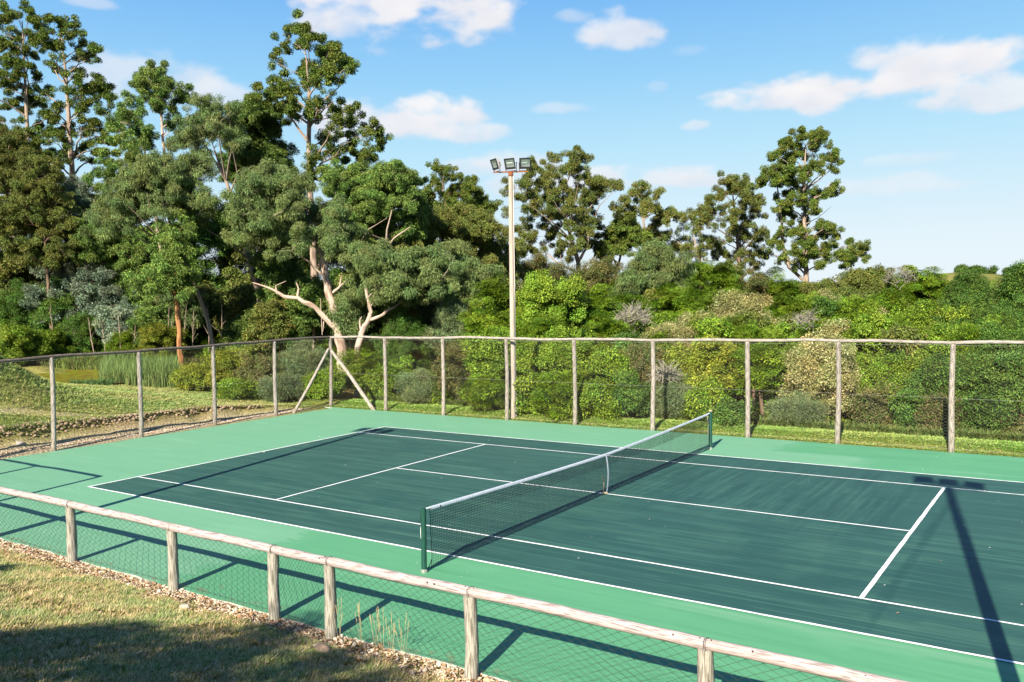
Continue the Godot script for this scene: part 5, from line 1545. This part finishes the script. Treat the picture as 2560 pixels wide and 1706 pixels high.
	for r in rows:
		if r[1] >= 840 and r[0] > 1050:
			r[1] += rf(-34, 26)
			r[2] *= rf(0.7, 1.15)
		elif r[1] >= 760:
			r[1] += rf(-20, 20)
		var o := {lobe = 0.33, dense = 26.0}
		if r[4] == "feather":
			o = feath.duplicate()
		if r[4] == "cream":
			o.dense = 34.0
		if r[3] > 45.0:
			o.leaf = 1.35
			o.dense = 24.0
		bush(r[0] * F, r[1] * F, r[2] * F, r[3], r[4], r[5], "", "bush", rf(0.9, 1.08), o)
	# smaller bushes that fill the slope between the named ones
	var fill := ["feather", "broad", "dark", "feather", "cream", "olive", "feather", "broad"]
	var fill_words := {feather = "small feathery bush wedged between larger bushes on the far slope", broad = "small broad leaved bush wedged between larger bushes on the far slope", dark = "small dark bush wedged between larger bushes on the far slope", cream = "small cream tinged bush wedged between larger bushes on the far slope", olive = "small olive bush wedged between larger bushes on the far slope"}
	for k in 64:
		var q := k / 64.0
		var dep := lerpf(66.0, 36.0, q) + rf(-2, 2)
		var py := lerpf(640.0, 770.0, q) + rf(-22, 22)
		bush(rf(1080, 2340) * F, py * F, rf(24, 44) * F, dep, fill[k % 8], fill_words[fill[k % 8]], "bushes filling the far slope", "bush", rf(0.85, 1.2), {lobe = 0.4, dense = 24.0, leaf = 1.3, n = 16})
	# thin bare stems at the wood's edge
	for k in 16:
		var px: float = [205, 238, 262, 300, 330, 392, 405, 418, 436, 452, 478, 170, 148, 520, 548, 360][k]
		var dep := rf(56.0, 60.0)
		var b := at(px, 860.0, dep)
		b.y = ground(b.x, b.z)
		var sb := MB.new()
		var h := rf(2.2, 4.2)
		var tip := Vector3(rf(-0.6, 0.6), h, rf(-0.4, 0.4))
		sb.tube([Vector3(0, -0.1, 0), tip * 0.5 + Vector3(rf(-0.12, 0.12), 0, 0), tip], [0.045, 0.035, 0.015], 6, false)
		for j in 4:
			var a := tip * rf(0.4, 0.9)
			sb.tube([a, a + Vector3(rf(-0.6, 0.6), rf(0.2, 0.7), rf(-0.4, 0.4))], [0.02, 0.008], 4, false)
		var so := part("sapling", sb.done(), M["bark_pale"], self, b)
		tag(so, "thin bare pale sapling at the wood's edge behind the pond", "sapling", "bare saplings at the wood's edge")
	# the cream flowered dome behind the fence
	bush(1885 * F, 768 * F, 88 * F, 30.0, "cream", "large dome of cream flowers behind the fence", "", "flowering_bush", 1.12, {lobe = 0.26, dense = 40.0, body = 2.2, n = 90})
	# left: around the reeds and the corner
	bush(455 * F, 838 * F, 48 * F, 43.0, "yellow", "yellow green bush behind the reeds, next to the orange trunk", "", "bush", 0.95, {lobe = 0.3})
	bush(530 * F, 800 * F, 52 * F, 42.0, "yellow", "yellow tipped bush left of the fence corner", "", "bush", 0.82, {lobe = 0.3})
	bush(600 * F, 815 * F, 50 * F, 41.0, "brownish", "rusty tipped bush in the bay left of the fence corner", "", "bush", 1.05, {lobe = 0.3})
	bush(690 * F, 795 * F, 60 * F, 41.5, "greyfine", "large fine leaved grey green bush at the fence corner", "", "bush", 1.0, {lobe = 0.3, dense = 34.0})
	bush(640 * F, 868 * F, 50 * F, 39.0, "greyfine", "low fine leaved grey green bush by the corner brace", "", "bush", 0.85, {lobe = 0.3})
	bush(745 * F, 850 * F, 48 * F, 39.5, "broad", "leafy green bush under the corner braces", "", "bush", 0.9, {lobe = 0.3})
	bush(540 * F, 880 * F, 44 * F, 39.0, "broad", "low orange flecked bush on the lawn's edge", "", "bush", 0.85, {lobe = 0.3})
	bush(35 * F, 745 * F, 60 * F, 54.0, "broad", "bright leafy bush above the grass mound", "", "bush", 0.85, {lobe = 0.3})
	bush(110 * F, 760 * F, 40 * F, 56.0, "broad", "small leafy bush beside the slim straight gum", "", "bush", 0.8, {lobe = 0.3})
	bush(370 * F, 740 * F, 45 * F, 55.0, "yellow", "light green bush under the drooping gum", "", "bush", 0.62, {lobe = 0.3})
	bush(290 * F, 760 * F, 40 * F, 57.0, "feather", "low green thicket behind the reeds", "", "bush", 0.8, {lobe = 0.3})
	bush(570 * F, 720 * F, 60 * F, 52.0, "gum_green", "green thicket under the bent pale trunk", "", "bush", 0.8, {lobe = 0.3})
	bush(670 * F, 730 * F, 50 * F, 52.0, "dark", "dark thicket under the white trunk's dead limb", "", "bush", 0.85, {lobe = 0.3})
	bush(930 * F, 720 * F, 60 * F, 46.0, "dark", "dark thicket beside the low forked white tree", "", "bush", 0.9, {lobe = 0.3})
	bush(985 * F, 660 * F, 60 * F, 52.0, "brownish", "dull twiggy thicket right of the low forked white tree", "", "bush", 0.9, {lobe = 0.3})
	# leafy growth between the trunks of the wood's edge
	for r in [[640, 575, 55, 55, "gum_green", "green growth between the bent pale trunk and the broad white one"], [415, 640, 46, 59, "willow_gum", "grey green growth left of the orange trunk"], [325, 585, 55, 60, "gum_green", "green growth beneath the bushy stepped gum"], [235, 620, 46, 60, "silver", "silvery growth right of the slim straight gum"], [712, 640, 48, 51.5, "gum_green", "green growth behind the broad white trunk"], [880, 600, 55, 50, "gum_green", "green growth behind the low forked white tree"], [800, 660, 44, 49.5, "willow_gum", "grey green growth between the two white trunked trees"], [965, 600, 50, 53, "olive", "olive growth right of the low forked white tree's crown"], [130, 650, 55, 60, "dark", "dark growth left of the slim straight gum"], [45, 650, 60, 60, "dark", "dark growth above the bright leafy bush by the mound"], [275, 695, 46, 58, "silver", "silvery low growth over the reeds"], [345, 700, 46, 57.5, "gum_green", "green low growth over the reeds"], [620, 690, 46, 51, "olive", "olive twiggy growth below the dead white limb"], [190, 720, 46, 58, "dark", "dark low growth between the saplings"], [1020, 560, 46, 60, "gum_green", "green crown left of the mast below the sparse gum"]]:
		bush(r[0] * F, r[1] * F, r[2] * F, r[3], r[4], r[5], "", "understorey_tree", rf(0.9, 1.1), {lobe = 0.34, dense = 24.0, leaf = 1.15, body = 2.6, bark = "bark_pale", reach = 1.0})
	dead_bush(1455 * F, 705 * F, 42 * F, 44.0, "bleached leafless grey shrub among the green bushes on the slope", 70)
	dead_bush(1530 * F, 850 * F, 26 * F, 30.5, "bare tangled grey shrub hanging behind the far fence near the net post", 40)
	dead_bush(2065 * F, 612 * F, 40 * F, 64.0, "bare grey boughs rising from the flat topped skyline tree", 50)
	dead_bush(1850 * F, 720 * F, 24 * F, 41.0, "small leafless grey shrub above the cream flowered dome", 30)
	# far trees on the field's skyline
	for k in 26:
		var x := rf(2190, 2420) * F
		bush(x, rf(611, 619) * F, rf(5, 10) * F, 330.0 + rf(-20, 30), "dark", "tiny distant tree on the field's skyline", "distant trees on the field's skyline", "distant_tree", 0.9, {lobe = 0.5, n = 8, leaf = 5.0, dense = 3.0, body = 3.0})

# ---------------------------------------------------------------- grass, reeds, gravel
func blade_tuft(n: int, h: float, spread: float, w: float, lean_: float, cols: Array) -> ArrayMesh:
	var mb := MB.new()
	for k in n:
		var a := rf(0, TAU)
		var p := Vector3(cos(a), 0, sin(a)) * spread * sqrt(rng.randf())
		var out := Vector3(cos(a + rf(-1, 1)), 0, sin(a + rf(-1, 1)))
		var hh := h * rf(0.6, 1.2)
		var side := out.cross(Vector3.UP) * w * 0.5
		var mid := p + Vector3(0, hh * 0.6, 0) + out * lean_ * hh * 0.3
		var tip := p + Vector3(0, hh, 0) + out * lean_ * hh
		var c: Color = cols[rng.randi_range(0, cols.size() - 1)] * rf(0.8, 1.2)
		c.a = 1.0
		mb.quad(p - side, p + side, mid + side * 0.8, mid - side * 0.8, c)
		mb.tri(mid - side * 0.8, mid + side * 0.8, tip, c)
	return mb.done()

func pebble() -> ArrayMesh:
	var mb := MB.new()
	var ico := []
	var g := 1.618
	for q in [[-1, g, 0], [1, g, 0], [-1, -g, 0], [1, -g, 0], [0, -1, g], [0, 1, g], [0, -1, -g], [0, 1, -g], [g, 0, -1], [g, 0, 1], [-g, 0, -1], [-g, 0, 1]]:
		ico.append(Vector3(q[0], q[1], q[2]).normalized() * rf(0.75, 1.2) * Vector3(1.0, 0.7, 0.9))
	for f in [[0, 11, 5], [0, 5, 1], [0, 1, 7], [0, 7, 10], [0, 10, 11], [1, 5, 9], [5, 11, 4], [11, 10, 2], [10, 7, 6], [7, 1, 8], [3, 9, 4], [3, 4, 2], [3, 2, 6], [3, 6, 8], [3, 8, 9], [4, 9, 5], [2, 4, 11], [6, 2, 10], [8, 6, 7], [9, 8, 1]]:
		mb.tri(ico[f[0]], ico[f[1]], ico[f[2]])
	return mb.done()

func build_ground_cover() -> void:
	# near grass bank
	var greens := [Color(0.120, 0.175, 0.045), Color(0.180, 0.225, 0.062), Color(0.26, 0.265, 0.090), Color(0.35, 0.29, 0.145), Color(0.41, 0.32, 0.20)]
	var tuft := blade_tuft(16, 0.055, 0.05, 0.0075, 0.9, greens)
	var s := Scatter.new()
	var n := 0
	while n < 62000:
		var x := rf(-10.5, 4.5)
		var z := 9.30 + pow(rng.randf(), 1.25) * 5.5
		var q := px_of(Vector3(x, ground(x, z), z))
		n += 1
		if q.x < -60.0 or q.y > 1780.0:
			continue
		var p := noise.get_noise_2d(x * 45.0, z * 45.0) + 0.5 * noise.get_noise_2d(x * 150.0, z * 150.0)
		if z < 9.28 + 0.24 * absf(noise.get_noise_2d(x * 40.0, 5.0)) + 0.1:
			continue
		if p < -0.32 and rng.randf() < 0.8:
			continue
		var dry := clampf(0.55 - 1.1 * p + rf(-0.25, 0.25), 0.0, 1.0)
		var col := Color(0.80, 1.08, 0.78).lerp(Color(1.28, 1.16, 1.04), dry) * rf(0.8, 1.25)
		s.put(Transform3D(Basis(Vector3.UP, rf(0, TAU)).scaled(Vector3(1, rf(0.5, 1.2), 1) * rf(0.8, 1.25)), Vector3(x, ground(x, z) - 0.006, z)), col)
	var g := scatter_node("bank_grass", tuft, M["grass"], s, self)
	tag(g, "short patchy grass covering the bank beside the low fence", "grass", "", "stuff")
	# lawn beyond the end fence and the strip along the far fence
	var lawn_tuft := blade_tuft(14, 0.075, 0.12, 0.016, 0.9, greens)
	var s2 := Scatter.new()
	for k in 52000:
		var x: float
		var z: float
		if k % 3 == 0:
			x = rf(-18.5, 9.5)
			z = rf(-11.6, -9.02)
		else:
			x = rf(-36.0, -19.4)
			z = rf(-16.0, 7.5)
		var l := -18.75 - x
		if x < -19.0:
			if track_near(x, z) > 0.3 or pond_near(x, z) > 0.2 or l < 0.95 and z > -7.5:
				continue
		var y := ground(x, z)
		var dx := x + 27.5
		var dz := z - 4.5
		var mound := exp(-(dx * dx / 20.5 + dz * dz / 20.0))
		var dry := clampf(0.55 + 0.9 * noise.get_noise_2d(x * 9.0 + 50.0, z * 9.0) - 0.9 * mound - 0.15 + rf(-0.2, 0.2), 0.0, 1.0)
		s2.put(Transform3D(Basis(Vector3.UP, rf(0, TAU)).scaled(Vector3(1, rf(0.4, 1.0) + mound * 0.9, 1) * rf(0.8, 1.3)), Vector3(x, y - 0.01, z)), Color(0.78, 1.08, 0.68).lerp(Color(1.08, 1.08, 0.86), dry) * rf(0.85, 1.15) * (1.35 if z < -9.0 and x > -18.6 else 1.2) * (Color(0.85, 1.08, 0.8) if z < -9.0 and x > -18.6 else Color.WHITE))
	var g2 := scatter_node("lawn_grass", lawn_tuft, M["grass"], s2, self)
	tag(g2, "mown yellow green grass of the lawn and the strip along the far fence", "grass", "", "stuff")
	# reeds round the pond
	var reed := blade_tuft(14, 1.12, 0.22, 0.035, 0.22, [Color(0.120, 0.190, 0.055), Color(0.165, 0.240, 0.068), Color(0.215, 0.270, 0.085), Color(0.26, 0.25, 0.10)])
	var s3 := Scatter.new()
	for k in 1500:
		var p := at_height(rf(255, 445), rf(915, 950), 0.75)
		var d := depth_of(p)
		p = at(px_of(p).x, 900.0, rf(44.0, 54.0))
		p.y = ground(p.x, p.z)
		s3.put(Transform3D(Basis(Vector3.UP, rf(0, TAU)).scaled(Vector3(1, rf(0.65, 1.15), 1)), p), Color.WHITE * rf(0.8, 1.2))
	for k in 260:
		var p := at(rf(130, 300), 900.0, rf(54.0, 57.0))
		p.y = ground(p.x, p.z)
		s3.put(Transform3D(Basis(Vector3.UP, rf(0, TAU)).scaled(Vector3(1, rf(0.4, 0.7), 1)), p), Color(1.1, 1.1, 0.8) * rf(0.8, 1.2))
	for k in 120:
		var p := at(rf(175, 275), 900.0, rf(43.0, 44.0))
		p.y = ground(p.x, p.z)
		s3.put(Transform3D(Basis(Vector3.UP, rf(0, TAU)).scaled(Vector3(0.8, rf(0.18, 0.40), 0.8)), p), Color(0.55, 0.75, 0.7) * rf(0.8, 1.2))
	var g3 := scatter_node("reeds", reed, M["grass"], s3, self)
	tag(g3, "tall green reeds standing round the weedy pond", "reeds", "", "stuff")
	# rough growth on the wood floor and at the fence foot
	var rough := blade_tuft(12, 0.5, 0.2, 0.03, 0.7, [Color(0.12, 0.15, 0.045), Color(0.20, 0.18, 0.08), Color(0.28, 0.22, 0.13), Color(0.085, 0.13, 0.04)])
	var s4 := Scatter.new()
	for k in 2600:
		var p := at(rf(0, 640), 900.0, rf(54.0, 63.0))
		p.y = ground(p.x, p.z)
		s4.put(Transform3D(Basis(Vector3.UP, rf(0, TAU)).scaled(Vector3.ONE * rf(0.6, 1.4)), p), Color.WHITE * rf(0.8, 1.2))
	for k in 2600:
		var x := rf(-18.0, 9.0)
		var z := -10.75 - absf(rng.randfn(0.0, 0.5))
		s4.put(Transform3D(Basis(Vector3.UP, rf(0, TAU)).scaled(Vector3.ONE * rf(0.25, 0.9)), Vector3(x, ground(x, z), z)), Color(0.85, 1.1, 0.75) * rf(0.8, 1.2))
	var g4 := scatter_node("rough_grass", rough, M["grass"], s4, self)
	tag(g4, "rough tall grass at the wood's edge and under the bushes", "grass", "", "stuff")
	# undergrowth between the bushes on the far slope and in the wood
	var s7 := Scatter.new()
	for k in 9000:
		var p: Vector3
		if k % 3 == 0:
			p = at(rf(0, 1100), 800.0, rf(50.0, 78.0))
		else:
			p = at(rf(880, 2700), 800.0, pow(rng.randf(), 0.8) * 66.0 + 31.0)
		if p.z > -11.4 and p.x > -20.0 or pond_near(p.x, p.z) > 0.1 or p.x < -20.0 and p.z > -17.0 and p.x > -46.0:
			continue
		p.y = ground(p.x, p.z) + rf(-0.1, 0.9) * (1.6 if p.z < -20.0 else 0.6)
		var b := Basis(Vector3.UP, rf(0, TAU)).scaled(Vector3.ONE * rf(1.0, 2.2))
		s7.put(Transform3D(b, p), Color(rf(0.8, 1.3), rf(0.85, 1.15), rf(0.8, 1.1)))
	var g7 := scatter_node("undergrowth", sprays["feather"][0], M["leaf"], s7, self)
	tag(g7, "low green undergrowth between the bushes on the slope and in the wood", "undergrowth", "", "stuff")
	# gravel beside the low fence
	var peb := pebble()
	var s5 := Scatter.new()
	var tones := [Color(0.52, 0.41, 0.30), Color(0.58, 0.47, 0.36), Color(0.44, 0.31, 0.20), Color(0.36, 0.20, 0.11), Color(0.62, 0.53, 0.43)]
	for k in 9000:
		var x := rf(-10.5, 6.5)
		var z := 9.03 + rng.randf() * (0.34 + 0.36 * noise.get_noise_2d(x * 40.0, 5.0))
		var r := rf(0.005, 0.018) * (2.1 if rng.randf() < 0.07 else 1.0)
		s5.put(Transform3D(Basis.from_euler(Vector3(rf(0, 6), rf(0, 6), rf(0, 6))).scaled(Vector3(r, r * 0.8, r)), Vector3(x, ground(x, z) + r * 0.35 + rf(0.0, 0.03), z)), tones[rng.randi_range(0, 4)] * rf(0.8, 1.15))
	for k in 5000:
		var z := rf(-8.0, 8.0)
		var x := -18.62 - rf(0.0, 0.75)
		var r := rf(0.008, 0.03)
		s5.put(Transform3D(Basis.from_euler(Vector3(rf(0, 6), rf(0, 6), rf(0, 6))).scaled(Vector3(r, r * 0.7, r)), Vector3(x, ground(x, z) + r * 0.3, z)), tones[rng.randi_range(0, 4)] * rf(0.8, 1.15))
	var g5 := scatter_node("gravel", peb, M["stone"], s5, self)
	tag(g5, "loose pinkish gravel along the court's edges", "gravel", "", "stuff")
	# dead leaves, bark and straw lying on the gravel and the bank
	var flake := MB.new()
	flake.quad(Vector3(-0.03, 0.0, 0.008), Vector3(0.026, 0.010, 0.012), Vector3(0.03, 0.004, -0.010), Vector3(-0.024, 0.012, -0.010))
	var s8 := Scatter.new()
	for k in 5200:
		var x := rf(-10.0, 5.0)
		var z := 9.06 + (rf(0.0, 0.55) if k % 5 < 3 else rf(0.3, 5.0))
		var col: Color = [Color(0.30, 0.17, 0.09), Color(0.42, 0.29, 0.17), Color(0.20, 0.12, 0.07), Color(0.52, 0.42, 0.27)][rng.randi_range(0, 3)] * rf(0.7, 1.2)
		var b := Basis.from_euler(Vector3(rf(-0.5, 0.5), rf(0, TAU), rf(-0.5, 0.5))).scaled(Vector3(rf(0.5, 1.5), 1.0, rf(0.5, 1.3)))
		s8.put(Transform3D(b, Vector3(x, ground(x, z) + rf(0.02, 0.045), z)), col)
	var g8 := scatter_node("leaf_litter", flake.done(), M["stone"], s8, self)
	tag(g8, "brown leaf and bark litter strewn on the gravel and the grass bank", "leaf litter", "", "stuff")
	# clods and stones in the cut bank
	var s6 := Scatter.new()
	for k in 1500:
		var z := rf(-6.5, 7.0)
		var l := rf(0.55, 1.25)
		var x := -18.75 - l
		var r := rf(0.02, 0.075)
		s6.put(Transform3D(Basis.from_euler(Vector3(rf(0, 6), rf(0, 6), rf(0, 6))).scaled(Vector3(r, r * 0.8, r)), Vector3(x, ground(x, z), z)), Color(0.22, 0.16, 0.10).lerp(Color(0.34, 0.25, 0.17), rng.randf()))
	var g6 := scatter_node("bank_clods", peb, M["stone"], s6, self)
	tag(g6, "clods of dry earth crumbling from the cut bank", "earth", "", "stuff")
	# single stones large enough to point at
	for q in [[Vector3(1.02, 0.0, 9.62), 0.10, "tan rounded stone at the foot of the grass bank", Color(0.36, 0.25, 0.17)], [Vector3(0.80, 0.0, 9.52), 0.06, "small pale stone beside the tan rounded one", Color(0.50, 0.42, 0.35)], [Vector3(-1.95, 0.0, 9.60), 0.085, "grey flat stone in the gravel strip", Color(0.42, 0.35, 0.30)], [Vector3(-19.45, 0.0, 3.55), 0.20, "large pale boulder in the cut bank by the end fence", Color(0.34, 0.30, 0.25)]]:
		var r: float = q[1]
		var p: Vector3 = q[0]
		var mb := MB.new()
		var sp := SphereMesh.new()
		sp.radial_segments = 18
		sp.rings = 10
		var arr := sp.get_mesh_arrays()
		var vv: PackedVector3Array = arr[Mesh.ARRAY_VERTEX]
		for k in vv.size():
			var w := vv[k] * 2.0
			var lump := 1.0 + 0.5 * noise_fine.get_noise_3d(w.x * 1.3 + p.x * 9.0, w.y * 1.3, w.z * 1.3)
			vv[k] = w * lump * r * Vector3(1.15, 0.65, 0.9)
		arr[Mesh.ARRAY_VERTEX] = vv
		var am := ArrayMesh.new()
		am.add_surface_from_arrays(Mesh.PRIMITIVE_TRIANGLES, arr)
		var st := SurfaceTool.new()
		st.create_from(am, 0)
		st.generate_normals()
		var m := std(lin(q[3].r, q[3].g, q[3].b), 0.95, 0.2)
		m.normal_enabled = true
		m.normal_texture = M["ground"].normal_texture
		m.uv1_triplanar = true
		m.uv1_scale = Vector3(2, 2, 2)
		var o := part("stone", st.commit(), m, self, Vector3(p.x, ground(p.x, p.z) + r * 0.35, p.z))
		tag(o, q[2], "stone")
	# dry grass stalks that stand against the mesh of the low fence
	for k in 6:
		var x: float = [1.25, 1.62, 1.78, 1.95, 1.45, 0.85][k]
		var z := 9.13 + rf(-0.03, 0.05)
		var mb := MB.new()
		for q in 5:
			var h := rf(0.35, 0.62)
			var b := Vector3(rf(-0.03, 0.03), 0, rf(-0.02, 0.02))
			var t := b + Vector3(rf(-0.12, 0.12), h, rf(-0.03, 0.03))
			mb.tube([b, b.lerp(t, 0.6), t], [0.0022, 0.0018, 0.0012], 4, false)
			for e in 8:
				var sp2 := b.lerp(t, 0.72 + 0.28 * e / 8.0)
				mb.tube([sp2, sp2 + Vector3(rf(-0.018, 0.018), 0.035, rf(-0.01, 0.01))], [0.004, 0.001], 4, false)
		var o := part("dry_grass_stalks", mb.done(), M["straw"], self, Vector3(x, ground(x, z), z))
		tag(o, "dry seeding grass stalks standing against the low fence's mesh", "grass", "dry stalks at the low fence")
	# spiky pale tuft at the far fence's foot
	var ab := blade_tuft(26, 0.62, 0.12, 0.03, 0.45, [Color(0.22, 0.27, 0.20), Color(0.17, 0.22, 0.16)])
	var ap := at_height(1525, 1040, 0.1)
	var sp3 := part("spiky_plant", ab, M["grass"], self, Vector3(ap.x, ground(ap.x, ap.z), ap.z))
	tag(sp3, "pale spiky leaved plant at the far fence's foot", "plant")

func build_shade_tree() -> void:
	# the tree behind the camera whose shade falls on the near bank
	var edge := [[0, 1535], [130, 1555], [270, 1570], [400, 1550], [540, 1545], [690, 1560], [800, 1590], [890, 1625], [960, 1660], [1030, 1700]]
	var base := Vector3(-2.0, ground(-2.0, 21.0), 21.0)
	var o := thing("shade_tree", "broad leafy tree behind the grass bank, seen only by its shade", "tree", base)
	var lobes := []
	var sun := SUN_FROM
	for q in edge:
		# where the sight line meets the bank
		var d := ray(q[0], q[1])
		var t := 3.0
		var p := EYE
		while t < 40.0:
			p = EYE + d * t
			if p.y < ground(p.x, p.z):
				break
			t += 0.05
		for k in 5:
			var up := (20.0 - p.z) / 1.5 + rf(-0.7, 0.7) + k * 0.35
			var c := p + sun * up
			lobes.append([c + Vector3(rf(-0.3, 0.3) - k * 0.3, (-1.05 if q[0] < 600 else -0.6) - k * 0.4 + rf(-0.15, 0.15), rf(-0.3, 0.3)), 0.72])
	for k in 90:
		var z := rf(18.5, 23.0)
		lobes.append([Vector3(rf(-11.0, 1.0), rf(4.5, (z - 14.2) / 1.5 + 0.4), z), 0.9])
	var tb := MB.new()
	var trunk := [base - Vector3(0, 0.2, 0), base + Vector3(0.2, 1.2, 0), base + Vector3(-1.0, 2.4, -0.3), base + Vector3(-2.0, 3.4, 0)]
	var rads := [0.34, 0.28, 0.2, 0.1]
	var loc := []
	for p in trunk:
		loc.append(p - base)
	tb.tube(loc, rads, 10, false, [], noise_fine, 0.12)
	grow(tb, trunk, rads, lobes, base, 0.09, 0.9)
	part("trunk", tb.done(), M["bark_brown"], o)
	var sc := Scatter.new()
	for l in lobes:
		fill_lobe(sc, l[0] - base, Vector3.ONE * l[1], 10, 1.2, 1.0)
	crowns(o, "broad", sc)

func _ready() -> void:
	rng.seed = 20240611
	noise.seed = 4
	noise.noise_type = FastNoiseLite.TYPE_SIMPLEX_SMOOTH
	noise.frequency = 0.02
	noise.fractal_octaves = 3
	noise_fine.seed = 12
	noise_fine.noise_type = FastNoiseLite.TYPE_SIMPLEX_SMOOTH
	noise_fine.frequency = 0.35
	noise_fine.fractal_octaves = 3
	# camera
	var cam := Camera3D.new()
	cam.name = "camera"
	add_child(cam)
	cam.transform = Transform3D(Basis(RIGHT, UPV, -FWD), EYE)
	cam.fov = 43.36
	cam.near = 0.1
	cam.far = 3000.0
	cam.current = true
	# sky, exposure
	var env := Environment.new()
	env.background_mode = Environment.BG_SKY
	var sky := Sky.new()
	var pm := PanoramaSkyMaterial.new()
	pm.panorama = ImageTexture.create_from_image(sky_panorama())
	sky.sky_material = pm
	env.sky = sky
	env.tonemap_mode = Environment.TONE_MAPPER_LINEAR
	env.tonemap_exposure = 2.45
	env.background_energy_multiplier = 0.405
	env.sdfgi_enabled = true
	env.ssao_enabled = true
	env.ssil_enabled = true
	var we := WorldEnvironment.new()
	we.name = "environment"
	we.environment = env
	add_child(we)
	# sun
	var sun := DirectionalLight3D.new()
	sun.name = "sun"
	add_child(sun)
	sun.look_at_from_position(SUN_FROM * 20.0, Vector3.ZERO, Vector3.UP)
	sun.light_energy = 1.6
	sun.light_color = Color(1.0, 0.965, 0.90)
	sun.light_angular_distance = 0.5
	sun.shadow_enabled = true
	make_materials()
	M["straw"] = std(lin(0.42, 0.33, 0.18), 0.9)
	build_ground()
	build_court()
	build_fences()
	build_net()
	build_masts()
	prepare_sprays()
	build_trees()
	build_bushes()
	build_ground_cover()
	build_shade_tree()
